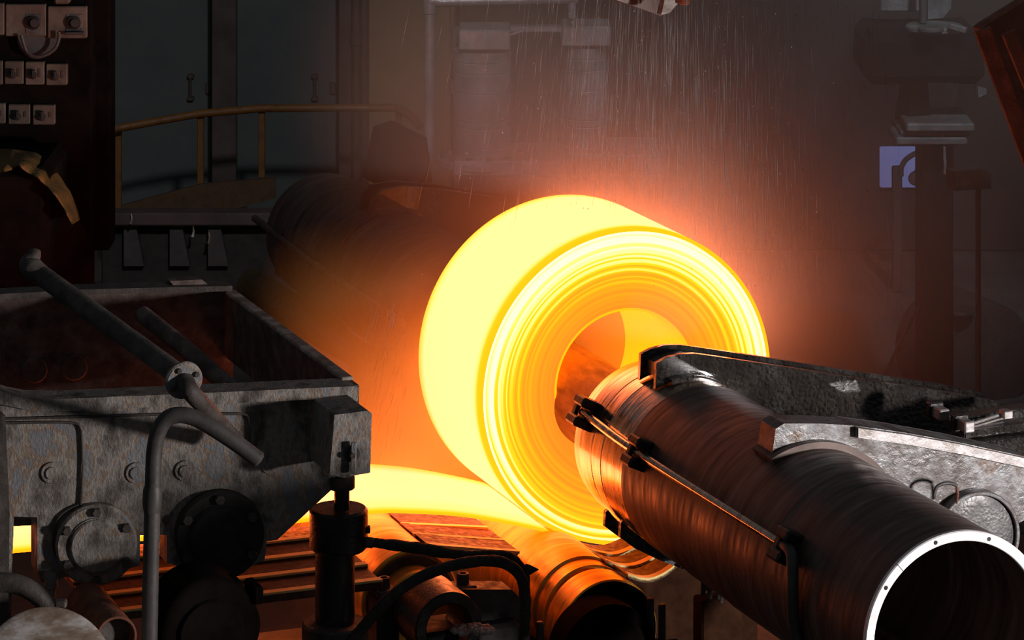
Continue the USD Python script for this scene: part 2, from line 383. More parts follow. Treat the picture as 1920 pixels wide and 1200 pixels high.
# ================================================================== the near coil arm (big tube)
NEAR = axis_at(1797); LEN = np.linalg.norm(NEAR - AX)
arm = thing('stabilizer_tube', NEAR - Z * .445, 'big dark brown steel tube reaching from lower right to the coil', 'machine arm')
D = -A                                                        # towards the camera
part(arm, 'head_sleeve', lathe(AX, D, [(0, .355), (0, .395), (.012, .405), (.10, .41), (.105, .416), (.26, .418), (.262, .411), (.275, .411), (.277, .42), (.40, .424), (.402, .419), (.415, .419), (.417, .426), (.70, .428), (.70, .36)], 128), 'pipe_head', label='oily reflective sleeve at the hot end')
part(arm, 'tube', lathe(AX + D * .69, D, [(0, .405), (0, .430), (.005, .433), (.5, .434), (.52, .438), (1.0, .438), (1.02, .444), (1.7, .444), (1.72, .440), (LEN - .714, .445), (LEN - .714, .405)], 160, True), 'pipe_brown')
ringm_ = lathe(AX + D * (LEN - .024), D, [(0, .402), (0, .4455), (.019, .4455), (.024, .441), (.024, .405), (.021, .402)], 160, True)
ring = part(arm, 'end_ring', ringm_, 'machined', label='bright machined ring around the open end')
px_r, py_r, _ = EE, Z, 0
ec = AX + D * LEN
for deg in (37, 69.5, 105, 145, 180, 215, 0, 325):
    t = math.radians(deg); c = ec + .4238 * (math.cos(t) * EE + math.sin(t) * Z)
    part(ring, 'bolt_hole', lathe(c + A * .012, D, [(0, .0001), (0, .0092), (.0128, .0092), (.0132, .0085), (.0132, .0001)], 20), 'black_matte')
t = math.radians(131); c = ec + .4238 * (math.cos(t) * EE + math.sin(t) * Z); rd = math.cos(t) * EE + math.sin(t) * Z; tn = np.cross(rd, A)
part(ring, 'joint_line', cbox(c + A * .01, (.0205, .0012, .011), (rd, tn, A), .0003), 'black_matte')
# dark plug deep inside the tube so that it ends in a bulkhead with a rail
part(arm, 'bulkhead', cyl(ec + A * 1.5, ec + A * 1.54, .40, .002, 64), 'black_oily')
rp0 = ec + A * .15 + .37 * (math.cos(-.35) * EE + math.sin(-.35) * Z) - EE * .01; 
part(arm, 'inner_rail', bar(ec + A * .1 + EE * .16 - Z * .30, ec + A * 1.4 + EE * .16 - Z * .30, .05, .03), 'cast_dark')

shaft = thing('mandrel_shaft', axis_at(1107) - Z * .235, 'scorched orange-brown round shaft between the arm and the coil eye', 'shaft')
part(shaft, 'shaft_body', lathe(AX + D * .1, A, [(0, .20), (0, .235), (.5, .235), (.52, .228), (2.0, .228), (2.0, .19)], 96), 'shaft_rough')
part(shaft, 'collar', ringm(AX + A * .06, A, .20, .262, .09, 96), 'shaft_rough')

# lubrication line along the arm
def on_arm(deg, dist, rad): t = math.radians(deg); return AX + D * dist + rad * (math.cos(t) * EE + math.sin(t) * Z)
lub = thing('grease_line', on_arm(154, .0, .44), 'thin oily rod held by three black clamps along the near side of the big tube', 'pipe')
def fit_arm(px, py, rad):
    best = None
    for dist in np.linspace(-.15, 3.2, 336):
        for deg in np.linspace(135, 185, 101):
            p = on_arm(deg, dist, rad); x, y = CX + p[0] * FP / p[1], HY + (H - p[2]) * FP / p[1]; e_ = (x - px) ** 2 + (y - py) ** 2
            if best is None or e_ < best[0]: best = (e_, deg, dist)
    return best[1:]
(d0, s0_), (d1, s1_), (d2, s2_) = fit_arm(1092, 772, .47), fit_arm(1196, 848, .47), fit_arm(1470, 1024, .48)
g0, g1 = on_arm(d0, s0_, .47), on_arm(d2, s2_, .48)
part(lub, 'rod', tube([g0, on_arm(d1, s1_, .47), g1], .021, 16), 'pipe_head')
for deg, dist in ((d0, s0_), (d1, s1_), (d2, s2_)):
    c = on_arm(deg, dist, .465); t = math.radians(deg); rd = math.cos(t) * EE + math.sin(t) * Z; tn = np.cross(A, rd)
    cl = part(lub, 'clamp', cat(cbox(c - tn * .05, (.055, .025, .06), (rd, tn, A), .01), cbox(c + tn * .05, (.055, .025, .06), (rd, tn, A), .01), cbox(c - rd * .035, (.025, .075, .06), (rd, tn, A), .008)), 'black_oily')
    part(cl, 'cap', cbox(c + rd * .03 + A * .03, (.012, .06, .02), (rd, tn, A), .005), 'black_oily')
part(lub, 'hose', tube([g1] + [on_arm(d2 + a_, s2_ + b_, r_) for a_, b_, r_ in ((1, .10, .49), (8, .16, .49), (24, .18, .477), (44, .14, .468), (68, .04, .464), (95, -.06, .464))], .026, 14), 'hose_rubber')

# arm plates: A (far) and B (near)
sA = s_of(axis_at(1290)); sB = s_of(axis_at(1522))
def collar_poly(px, s, r): c = axis_at(px); return [((c - C) @ EE + r * math.cos(t), c[2] - C[2] + r * math.sin(t)) for t in np.linspace(0, 2 * np.pi, 72, endpoint=False)]
upA = [(1229, 728), (1231, 681), (1250, 671), (1275, 664), (1303, 663), (1340, 668), (1440, 683), (1640, 714), (1800, 738), (1870, 752), (1960, 800), (1990, 860), (1990, 1000), (1700, 1010), (1400, 1060), (1330, 1085), (1240, 1052), (1190, 1028), (1163, 1008), (1165, 968), (1200, 940)]
hole = Polygon(collar_poly(1290, sA, .432))
gpl = thing('guide_plate', W(1.5, -.6, sA), 'wet black channel-shaped support plate behind the big tube, pointing right', 'support plate')
pA = Polygon([uv(x, y, sA) for x, y in upA]).buffer(0).difference(hole)
cAu, cAv = (axis_at(1290) - C) @ EE, axis_at(1290)[2] - C[2]
wedge = Polygon([(cAu, cAv)] + [(cAu + 1.2 * math.cos(math.radians(d)), cAv + 1.2 * math.sin(math.radians(d))) for d in range(122, 217, 3)])
pA = pA.difference(wedge); pA = max(getattr(pA, 'geoms', [pA]), key=lambda g: g.area)
inA = pA.buffer(-.03, join_style=2); inA = max(getattr(inA, 'geoms', [inA]), key=lambda g: g.area)
oA = C + sA * A
part(gpl, 'front_flange', extr(pA, oA, EE, Z, A * .028), 'wet_plate')
part(gpl, 'web', extr(inA, oA + A * .028, EE, Z, A * .17), 'black_oily')
part(gpl, 'rear_flange', extr(pA, oA + A * .198, EE, Z, A * .028), 'wet_plate')
cA = axis_at(1290)
part(gpl, 'collar', arc_ring(cA, 104, -135, .428, .460, -.05, .27), 'wet_plate')
part(gpl, 'post', bez(W(1.9, -1.5, sA + .11), .25, .1, .55), 'void_black')

upB = [(1452, 850), (1458, 806), (1474, 796), (1540, 796), (1606, 800), (1700, 813), (1800, 831), (1925, 858), (2050, 900), (2050, 940), (1930, 975), (1860, 1010), (1700, 1240), (1560, 1300), (1470, 1230), (1440, 1100), (1420, 1000)]
gpb = thing('guide_plate', W(1.4, -.9, sB), 'pale grey scuffed support plate around the middle of the big tube', 'support plate')
pB = Polygon([uv(x, y, sB) for x, y in upB]).buffer(0)
cut = Polygon([(u_, v_) for u_, v_ in collar_poly(1522, sB, .445)])
cB = axis_at(1522); cu, cv = (cB - C) @ EE, cB[2] - C[2]
left = Polygon([(cu - 2, cv - 2), (cu - .0, cv - 2), (cu - .0, cv - .1), (cu - .3, cv + .33), (cu - 2, cv + .3)])
pB = pB.difference(cut).difference(left); pB = max(getattr(pB, 'geoms', [pB]), key=lambda g: g.area)
oB = C + sB * A
part(gpb, 'plate', extr(pB, oB + A * .02, EE, Z, A * .16), 'plate_grey')
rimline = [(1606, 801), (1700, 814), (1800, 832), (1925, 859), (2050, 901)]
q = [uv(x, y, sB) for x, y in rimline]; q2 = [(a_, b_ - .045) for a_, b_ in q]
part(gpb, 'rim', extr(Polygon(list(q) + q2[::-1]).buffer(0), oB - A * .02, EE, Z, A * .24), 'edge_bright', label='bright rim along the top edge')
part(gpb, 'collar', arc_ring(cB, 118, -60, .44, .474, -.03, .18), 'pipe_brown')
part(gpb, 'post', bez(W(cu + .55, -1.45, sB + .1), .3, .09, .42), 'black_oily')

# lower black bracket under the arm at plate A is the plate's own tip; bolts and bars between the two plates
blk = thing('clamp_block', onN(1850, 800, sA - .5), 'dark wet clamp bar with two square bolt heads between the two support plates', 'clamp')
pc = lambda x, y, s: onN(x, y, s)
part(blk, 'bar', bar(pc(1775, 792, sA - .35), pc(1925, 768, sA - .35), .10, .05), 'wet_plate')
part(blk, 'bar', bar(pc(1800, 812, sA - .55), pc(1925, 795, sA - .55), .10, .04), 'wet_plate')
for x, y, s in ((1763, 774, sA - .42), (1810, 797, sA - .6)):
    c = pc(x, y, s); part(blk, 'bolt_head', bez(c, .028, .05, .028, .006), 'edge_bright'); part(blk, 'nut', bez(c + A * .06, .042, .025, .045, .008), 'black_oily')
part(blk, 'tie_rod', tube([pc(1815, 797, sA - .55), pc(1880, 776, sA - .5)], .009, 10, smooth=False), 'edge_bright')
part(blk, 'tie_rod', tube([pc(1815, 804, sA - .55), pc(1880, 784, sA - .5)], .007, 10, smooth=False), 'edge_bright')
part(blk, 'end_nut', bez(pc(1886, 776, sA - .52), .025, .03, .02, .004), 'edge_bright')
part(blk, 'base', bez(pc(1860, 836, sA - .55), .34, .12, .06, .01), 'wet_plate')

drum = thing('scale_drum', onN(1835, 1000, sB + .28), 'round crusted grey drum end beside the lower support plate at right', 'drum')
dc = onN(1833, 1010, sB - .04)
part(drum, 'drum_end', lathe(dc, A, [(0, .0), (0, .16), (.01, .20), (.03, .21), (.06, .21)], 64), 'grey_machine')
part(drum, 'rim', ringm(dc - A * .01, A, .205, .225, .07, 64), 'plate_grey')
loop = thing('cable_loop', onN(1765, 930, sB - .1), 'black bent cable with a rusty tip beside the crusted drum', 'cable')
part(loop, 'cable', tube([onN(x, y, sB - .1) for x, y in ((1752, 935), (1752, 925), (1758, 912), (1772, 906), (1786, 907), (1794, 911))], .0085, 12), 'hose_rubber')
part(loop, 'tip', tube([onN(x, y, sB - .1) for x, y in ((1793, 911), (1795, 925), (1794, 944))], [.004, .009, .004], 10), 'rust_glow_orange', label='rusty red cable tip')

# ================================================================== rolls under the coil
def roll(px, py, Y, rb, rj, jl, body_len, label, name='cradle_roll'):
    c = P(px, py, Y); t = thing(name, c - Z * rb, label, 'roll')
    part(t, 'roll_body', lathe(c, A, [(0, .02), (0, rb - .01), (.01, rb), (body_len, rb), (body_len, .02)], 96), 'roll_glow_tint')
    part(t, 'journal', lathe(c + D * jl, A, [(0, .02), (0, rj - .01), (.01, rj), (jl + .05, rj)], 80), 'roll_glow_tint')
    return t, c


t1, c1 = roll(1090, 1140, 18.08, .268, .255, .12, 1.9, 'steel cradle roll tinted orange for reflected glow under the coil, at right')
f1 = P(1142, 1186, 17.72)
part(t1, 'bearing_sleeve', lathe(f1, A, [(0, .0), (0, .262), (.008, .268), (.20, .268), (.205, .262), (.205, .1)], 96), 'roll_glow_tint', label='bright reflective bearing sleeve')
part(t1, 'end_cover', lathe(f1 + D * .012, A, [(0, .0), (0, .255), (.012, .26), (.012, .1)], 80), 'void_black', label='black round end cover')
t2, c2 = roll(770, 1128, 17.75, .262, .19, .14, 2.2, 'steel entry roll tinted orange for reflected glow left of the black hoses')
part(t2, 'end_disc', lathe(c2 + D * .012, A, [(0, .19), (0, .235), (.012, .24), (.012, .19)], 80, True), 'cast_dark')


def housing(name, c, rad, w, h, label, studs, mat='black_matte'):
    """bearing block: arched cap on a base with studs"""
    t = thing(name, c - Z * h, label, 'bearing block')
    arc = [(rad * math.cos(x), rad * math.sin(x)) for x in np.linspace(math.pi, 0, 40)]
    pg = Polygon(arc + [(rad, -.02), (w, -.02), (w, -h), (-w, -h), (-w, -.02), (-rad, -.02)])
    part(t, 'block', extr(pg, c, EE, Z, A * .18), mat)
    part(t, 'cover', lathe(c + D * .03, A, [(0, 0), (0, rad * .72), (.02, rad * .8), (.03, rad * .8)], 64), mat)
    for u_, s_, hh, rr in studs:
        b0 = c + EE * u_ + A * s_ - Z * .02
        part(t, 'stud', lathe(b0, Z, [(0, rr * 1.6), (.03, rr * 1.6), (.031, rr), (hh, rr), (hh + .004, rr * .75)], 16), 'lip_glow_tint' if False else 'cast_dark')
    return t


bc = P(1142, 1230, 17.5)
housing('bearing_block', bc, .26, .45, .42, 'black bearing block with studs in front of the right cradle roll', [(-.36, .04, .22, .019), (-.42, .10, .22, .019), (.30, .02, .24, .019), (.27, .1, .25, .019)], 'void_black')
hb = thing('hub_block', P(845, 1260, 17.0), 'dark bearing block with a lit pipe hub below the hoses', 'bearing block')
hc = P(842, 1178, 17.0)
part(hb, 'hub', ringm(hc, A, .115, .175, .34, 72, .008), 'black_oily')
part(hb, 'block', bez(P(868, 1215, 17.3), .26, .14, .14, .02), 'black_matte')
part(hb, 'bracket', slab([(868, 1106), (960, 1106), (978, 1125), (985, 1215), (880, 1215), (890, 1150), (868, 1125)], s_of(P(920, 1150, 17.3)), .16, .006), 'cast_dark')
for x, y in ((720, 1088), (868, 1080)):
    c = P(x, y, 17.35)
    f_ = part(hb, 'screw', lathe(c - Z * .04, Z, [(0, .031), (.045, .033), (.055, .029), (.055, .018), (.045, .016), (.045, .001)], 20), 'cast_dark')
    part(f_, 'flange', bez(c - Z * .055, .055, .06, .018, .006), 'cast_dark')
    part(hb, 'pillar', bez(c - Z * .30, .06, .07, .24, .01), 'black_matte')
def rubble(name, x, y, Y, rad, n, label):
    ms = []
    for i in range(n):
        a_, d_ = rng.uniform(0, 6.28), rad * math.sqrt(rng.random()); r_ = rng.uniform(.006, .016)
        m = trimesh.creation.icosphere(1, r_); m.vertices *= 1 + .5 * (nrg.random((len(m.vertices), 1)) - .5)
        m.vertices += P(x, y, Y) + [d_ * math.cos(a_), .6 * d_ * math.sin(a_), .25 * (rad - d_)]
        ms.append(mk(m.vertices, m.faces))
    solo(name, cat(*ms), 'chalky', label, 'debris', kind='stuff')
rubble('scale_flakes', 888, 1182, 16.9, .10, 140, 'small pile of shiny scale flakes on the hub block')

# ================================================================== apron under the strip
ap = thing('strip_apron', W(-2.2, -1.4, -.4), 'stepped brown guide table with glow-tinted lips under the strip', 'guide table')
levels = [(972, 0), (983, -.22), (1002, -.45), (1021, -.68)]
# flat table: plates step towards the camera
def table(name, u0, u1, vtop, slope, ns, s_first, ds, drop):
    for k in range(ns):
        s1 = s_first - ds * k; s0 = s1 - ds
        c = W((u0 + u1) / 2, vtop - drop * k - .02, (s0 + s1) / 2)
        part(ap, 'plate', bez(c, (u1 - u0) / 2, ds / 2, .02, .004), 'apron_plate')
        part(ap, 'lip', bez(W((u0 + u1) / 2, vtop - drop * k + .003, s0 + .024), (u1 - u0) / 2, .024, .006, .002), 'lip_glow_tint')
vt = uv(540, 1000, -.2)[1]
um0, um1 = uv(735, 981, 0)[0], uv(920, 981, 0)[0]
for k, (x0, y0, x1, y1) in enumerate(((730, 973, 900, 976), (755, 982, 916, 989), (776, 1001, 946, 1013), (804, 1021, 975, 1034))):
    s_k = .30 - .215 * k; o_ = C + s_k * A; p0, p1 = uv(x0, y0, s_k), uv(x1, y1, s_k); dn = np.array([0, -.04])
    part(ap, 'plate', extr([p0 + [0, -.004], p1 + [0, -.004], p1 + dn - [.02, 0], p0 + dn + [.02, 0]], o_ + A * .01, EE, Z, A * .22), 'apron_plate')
    part(ap, 'lip', extr([p0, p1, p1 + [-.004, -.014], p0 + [.004, -.014]], o_, EE, Z, A * .035), 'lip_glow_tint')
ul0, ul1 = uv(120, 1015, -.2)[0], uv(640, 995, -.2)[0]
table('left', ul0, ul1, uv(540, 996, -.0)[1], 0, 4, .06, .23, .012)
part(ap, 'front_panel', bez(W((ul0 + ul1) / 2, -1.35, -.90), (ul1 - ul0) / 2, .015, .34), 'shaded_red')
part(ap, 'bed', bez(W(-1.6, -1.5, -.2), 2.4, .6, .28), 'black_matte')
# curved cradle: three nested concave plates right of the roll
for k, (pts) in enumerate((((1098, 1031), (1125, 1039), (1150, 1043), (1172, 1038), (1197, 1026), (1230, 1002)), ((1137, 1054), (1162, 1063), (1187, 1064), (1212, 1056), (1237, 1041), (1270, 1014)), ((1178, 1079), (1203, 1087), (1225, 1086), (1252, 1073), (1280, 1049), (1312, 1016)))):
    s = -.28 - .26 * k
    q = spline([uv(x, y, s) for x, y in pts], 5); rings = [np.array([W(u_, v_, s), W(u_, v_ - .014, s), W(u_, v_ - .014, s + .205), W(u_, v_, s + .205)]) for u_, v_ in q]
    part(ap, 'cradle_plate', loft(rings), 'apron_plate')
    part(ap, 'lip', loft([np.array([W(u_, v_ + .011, s), W(u_, v_ - .006, s), W(u_, v_ - .006, s + .045), W(u_, v_ + .011, s + .045)]) for u_, v_ in q]), 'lip_glow_tint')
part(ap, 'cradle_front', slab([(1178, 1083), (1203, 1091), (1225, 1090), (1252, 1077), (1284, 1052), (1330, 1085), (1420, 1160), (1420, 1330), (1190, 1330)], -.79, .03), 'shaded_red')

stud = thing('stud_cluster', P(1330, 1160, 17.4), 'dim red cluster of studs on a post under the big tube', 'studs')
part(stud, 'post', bez(P(1345, 1180, 17.4), .11, .06, .17, .01), 'shaded_red')
for x, y in ((1323, 1088), (1318, 1096), (1331, 1106), (1347, 1105), (1352, 1112)):
    c = P(x, y, 17.35); part(stud, 'stud', cyl(c - Z * .05, c + Z * .01, .012, .003, 12), 'cast_dark')

# ================================================================== hydraulic cylinder and hoses
hyd = thing('hydraulic_cylinder', P(632, 1230, 16.75), 'black vertical hydraulic cylinder hanging below the housing corner', 'hydraulic cylinder')
k = 16.75 / FP
def vc(x, y0, y1, hw, name, mat, b=.004, cap=None):
    c = P(x, 0, 16.75); part(hyd, name, cyl([c[0], 16.75, P(x, y1, 16.75)[2]], [c[0], 16.75, P(x, y0, 16.75)[2]], hw * k, b, 48), mat)
vc(641, 885, 960, 14.5, 'rod', 'black_oily'); vc(635, 952, 1028, 55, 'gland', 'black_oily', .012); vc(628, 1020, 1185, 37, 'barrel', 'black_oily'); vc(629, 1166, 1230, 63, 'base_flange', 'cast_dark', .01)
vc(641, 892, 916, 24, 'collar', 'cast_dark'); vc(635, 1020, 1030, 50, 'gland_ring', 'cast_dark')
part(hyd, 'port', cyl(P(684, 1016, 16.72), P(700, 1018, 16.72), .026, .004, 16), 'cast_dark')
part(hyd, 'lug', pbox(686, 989, 694, 1001, 16.72, .04, .004), 'cast_dark')
solo('hydraulic_hose', tube([P(x, y, yy) for x, y, yy in ((692, 1017, 16.72), (740, 1022, 16.75), (800, 1030, 16.8), (870, 1040, 16.85), (930, 1040, 16.9), (962, 1050, 16.95), (982, 1075, 17.0), (987, 1120, 17.0), (985, 1170, 17.0), (984, 1230, 17.0))], [.023, .027, .029, .025, .024, .026, .025, .024, .023, .023], 14, 10, lump=.7, sc=14), 'hose_crust', 'crusted black hose from the cylinder port, upper of the two hoses', 'hose')
solo('hydraulic_hose', tube([P(x, y, yy) for x, y, yy in ((640, 1225, 16.6), (690, 1165, 16.6), (735, 1118, 16.62), (790, 1082, 16.66), (850, 1060, 16.7), (905, 1052, 16.74), (945, 1056, 16.8), (975, 1080, 16.85), (984, 1130, 16.88), (982, 1230, 16.9))], .027, 14, 10, lump=.45, sc=14), 'hose_crust', 'crusted black hose arching from the bottom edge, lower of the two hoses', 'hose')
part_sp = solo('scale_shard', lathe(P(985, 1068, 17.0), P(1010, 1068, 17.0) - P(985, 1068, 17.0), [(0, .03), (.02, .026), (.066, .002)], 7), 'hose_crust', 'pointed flake of scale stuck to the upper hose', 'debris')

# ================================================================== the housing box at left
beta = math.radians(10); BD = np.array([math.cos(beta), math.sin(beta), 0]); BN = np.array([-math.sin(beta), math.cos(beta), 0]); BO = P(350, 750, 16.6)
def onB(x, y, off=0.0): return onN(x, y, off, BN, BO)
def b2(x, y, off=0.0):
    d = onB(x, y, off) - BO; return np.array([d @ BD, d[2]])
def bslab(pts, off, L, vec=None, hole=None): return extr([b2(x, y, off) for x, y in pts], BO + BN * off, BD, Z, (A * L if vec is None else vec), hole)
box = thing('bearing_housing', P(350, 1200, 17.4), 'open-topped grey cast housing with round bearing caps at lower left', 'machine housing')
front = [(-90, 770), (-40, 752), (0, 742), (25, 750), (60, 756), (120, 757), (400, 744), (664, 731), (671, 740), (672, 790), (640, 890), (622, 918), (520, 1012), (500, 1015), (496, 1050), (470, 1062), (340, 1062), (313, 1056), (313, 1003), (262, 1003), (262, 1060), (200, 1078), (120, 1082), (104, 1092), (78, 1092), (70, 1070), (70, 970), (26, 968), (22, 1090), (18, 1300), (-90, 1300)]
part(box, 'front_wall', rough(bslab(front, 0, .13), .004, 9, .09), 'cast_grey', label='grey front wall with rust and blue heat tints')
rimp = [(-90, 760), (-40, 742), (0, 732), (25, 740), (60, 747), (120, 748), (400, 736), (666, 724), (674, 728), (672, 745), (400, 758), (120, 771), (60, 770), (0, 758), (-90, 782)]
part(box, 'front_rim', rough(bslab(rimp, -.03, .17), .003, 12, .06), 'cast_grey')
rw = [(664, 724), (674, 730), (673, 900), (560, 980), (560, 900), (650, 850), (656, 740)]
L = 2.1
cR = onB(668, 735)
part(box, 'right_wall', cbox(cR + A * L / 2 - Z * .16 - BD * .03, (.028, L / 2, .17), (BD, A, Z), .006) if False else extr([(0, 0), (-.055, 0), (-.055, -.34), (0, -.34)], onB(673, 722), BD, Z, A * L), 'rust_inner')
part(box, 'right_rim', bar(onB(664, 722) + A * .1, onB(664, 722) + A * L, .062, .03, .006), 'chalky')
rear = [(-260, 575), (0, 556), (150, 549), (300, 545), (430, 541), (437, 548), (437, 760), (-260, 790)]
rearo = float((onB(668, 735) + A * L - BO) @ BN)
part(box, 'rear_wall', rough(bslab(rear, rearo, .08), .004, 8, .15), 'rust_inner', label='rough reddish rear wall inside the housing')
part(box, 'rear_rim', bslab([(-260, 566), (150, 543), (300, 539), (436, 536), (436, 546), (300, 549), (150, 553), (-260, 577)], rearo - .03, .14), 'cast_dark')
part(box, 'rear_lug', extr([b2(x, y, rearo + .02) for x, y in ((318, 527), (378, 524), (402, 543), (335, 545))], BO + BN * (rearo + .02), BD, Z, A * .1), 'rust_inner')
part(box, 'inner_brace', tube([onB(268, 590, rearo * .8), onB(350, 655, rearo * .55), onB(440, 735, rearo * .3)], .045, 16, smooth=False), 'rust_inner')
for x, y in ((65, 695), (140, 690)):
    c = onB(x, y, rearo - .02); part(box, 'rear_boss', cyl(c, c + BN * .05, .07, .008, 32), 'rust_inner')
part(box, 'light_block', extr([(-2.2, 0), (-.30, 0), (-.30, 1.9), (-2.2, 1.9)], onB(350, 985) + BN * .13, BD, BN, Z * .03), 'cast_dark')  # unseen plates added to keep strip light out of the housing
part(box, 'light_block', extr([(-.30, .5), (.55, .5), (.55, 1.9), (-.30, 1.9)], onB(350, 985) + BN * .13, BD, BN, Z * .03), 'cast_dark')
# corner block with its bolt
blkp = [(627, 778), (690, 770), (697, 775), (694, 886), (664, 892), (645, 897), (618, 890)]
off = float((onN(627, 777, 0, BN, BO) - BO) @ BN)
def onBk(x, y): return onN(x, y, -.335, BN, BO)
kb = [((onBk(x, y) - BO) @ BD, onBk(x, y)[2] - BO[2]) for x, y in blkp]
part(box, 'corner_block', rough(extr(kb, BO - BN * .335, BD, Z, A * .40), .0035, 11, .05), 'cast_grey')
c = onBk(659, 850); part(box, 'bolt', cat(ringm(c - BN * .012, BN, .018, .040, .016, 24, .003), cyl(c - BN * .05, c, .014, .003, 16)), 'cast_dark')
part(box, 'pin', bar(onBk(662, 826) - BN * .03, onBk(661, 884) - BN * .03, .026, .02, .004), 'cast_grey')
# bearing caps
def cap(x, y, r_px, label, mat, nb, a0):
    c = onB(x, y, -.0); r = r_px * 16.6 / FP
    t = part(box, 'bearing_cap', lathe(c - BN * .055, BN, [(0, 0), (0, r * .94), (.012, r), (.06, r)], 72), mat, label=label)
    part(t, 'inner_cap', lathe(c - BN * .075, BN, [(0, 0), (0, r * .61), (.006, r * .65), (.012, r * .66), (.013, r * .69), (.022, r * .69)], 64), mat)
    for i in range(nb):
        q = c + r * .83 * (math.cos(a0 + i * 2 * math.pi / nb) * BD + math.sin(a0 + i * 2 * math.pi / nb) * Z) - BN * .055
        part(t, 'bolt', hexb(q, -BN, r * .115, .026), 'cast_dark')
    return c, r
c_, r_ = cap(180, 1017, 76, 'round grey bearing cap with six bolts', 'cast_grey', 6, math.pi / 2)
cap(410, 1000, 84, 'round bearing cap coloured black for shade', 'black_matte', 6, math.pi / 2)  # black colour carries the shade over this cap
for x, y, rr in ((97, 886, .052), (255, 886, .05), (347, 882, .05), (505, 872, .04)):
    c = onB(x, y); part(box, 'boss', lathe(c - BN * .018, BN, [(0, 0), (0, rr * .55), (.008, rr * .6), (.008, rr * .95), (.014, rr), (.03, rr)], 36), 'cast_grey')
nutc = onB(96, 1085, -.03)
part(box, 'hanging_nut', lathe(nutc + Z * .03, -Z, [(0, .03), (.02, .034), (.07, .034), (.075, .024), (.11, .022), (.115, .016)], 10), 'cast_grey')
part(box, 'left_post', bslab([(-90, 760), (10, 780), (18, 960), (14, 1300), (-90, 1300)], -.12, .2), 'cast_dark')
for p_ in (((-20, 787), (60, 784), (170, 781), (300, 777), (330, 776)), ((-20, 794), (80, 792), (134, 793), (150, 800), (154, 830), (155, 880), (152, 940), (151, 975)), ((395, 777), (430, 776), (458, 777), (466, 784), (468, 800), (467, 838)), ((148, 946), (125, 958), (108, 975), (100, 1005), (102, 1035), (114, 1056))):
    part(box, 'grease_tube', tube([onB(x, y, -.012) for x, y in p_], .0065, 8), 'cast_dark')

# ================================================================== foreground lever pipe, hose pipe
lev = thing('lever_pipe', P(345, 760, 15.9), 'thick rusty pipe slanting down to a bolted flange over the housing', 'pipe')
l0, l1 = P(72, 512, 16.9), P(334, 702, 15.95)
part(lev, 'pipe', tube([l0, l0 * .66 + l1 * .34, l0 * .33 + l1 * .67, l1], .049, 28, lump=.06, sc=10), 'cast_dark')
part(lev, 'elbow', tube([P(66, 470, 16.95), P(63, 482, 16.93), P(56, 492, 16.92), P(60, 503, 16.9), P(76, 516, 16.88)], [.028, .034, .05, .058, .052], 20), 'cast_dark')
fd = P(360, 740, 15.85) - P(334, 702, 15.95) + np.array([.09, -.30, 0]); fd /= np.linalg.norm(fd)
fc = P(346, 715, 15.85)
fl = part(lev, 'flange', cyl(fc - fd * .03, fc, .088, .008, 48), 'cast_grey')
x_, y_, _ = frame(fd)
for a_ in (.5, 2.07, 3.64, 5.21):
    part(fl, 'bolt', cyl(fc + .062 * (math.cos(a_) * x_ + math.sin(a_) * y_), fc + fd * .014 + .062 * (math.cos(a_) * x_ + math.sin(a_) * y_), .013, .004, 12), 'cast_dark')
part(lev, 'lower_pipe', tube([fc, P(358, 735, 15.80), P(378, 757, 15.85), P(402, 782, 15.98), P(430, 812, 16.25), P(445, 828, 16.5)], [.045, .042, .04, .036, .036, .036], 20), 'cast_dark')
hp = thing('bent_pipe', P(280, 1250, 15.7), 'smooth dark upright pipe bent over into a drooping arm in front of the housing', 'pipe')
part(hp, 'pipe', tube([P(x, y, 15.7) for x, y in ((279, 1260), (282, 1100), (285, 980), (287, 900), (289, 850), (296, 812), (312, 786), (336, 778), (366, 784), (405, 806), (450, 836), (484, 862))], .037, 24, 8), 'hose_rubber')
part(hp, 'coupling', tube([P(x, y, 15.7) for x, y in ((285, 960), (285, 945), (286, 920), (286, 912))], [.038, .044, .044, .038], 24, smooth=False), 'hose_rubber')
part(hp, 'end_cap', lathe(P(481, 859, 15.7), P(490, 866, 15.7) - P(481, 859, 15.7), [(0, .037), (.012, .036), (.022, .026), (.026, .002)], 24), 'hose_rubber')

# ================================================================== bottom-left
drm = thing('motor_drum', P(85, 1290, 15.2), 'mottled pale round drum end at the bottom left corner', 'drum')
dd = P(85, 1267, 15.2); dn = np.array([.10, -.86, .50]); dn /= np.linalg.norm(dn)
part(drm, 'drum_cap', lathe(dd, dn, [(-.5, .285), (-.02, .30), (0, .295), (.012, .27), (.016, .16), (.02, .14), (.022, 0)], 80), 'chalky')
part(drm, 'lifting_block', pbox(102, 1128, 124, 1142, 15.4, .05), 'cast_dark')
solo('hose_guard', tube([P(x, y, 15.9) for x, y in ((-40, 1098), (0, 1092), (40, 1098), (75, 1120), (100, 1150), (112, 1190), (115, 1250))], .045, 16), 'cast_dark', 'thick dark curved hose behind the mottled drum end', 'hose')
stub = thing('pipe_stub', P(218, 1230, 15.9), 'short open pipe stub coloured orange for the light on it, between the drum end and the upright pipe', 'pipe')
sc_ = P(218, 1196, 15.9)
part(stub, 'pipe', ringm(sc_, A, .085, .098, .55, 48, .003), 'rust_glow_orange')  # orange colour stands in for light falling on the stub
part(stub, 'plug', cyl(sc_ + A * .08, sc_ + A * .1, .086, .002, 32), 'cast_dark')
part(stub, 'saddle', bez(sc_ - Z * .2 + A * .3, .12, .2, .12), 'black_matte')
br = thing('round_bearing', P(396, 1280, 16.0), 'crusted round bearing housing coloured black for shade at the bottom, right of the upright pipe', 'bearing block')
bcn = P(396, 1188, 16.0)
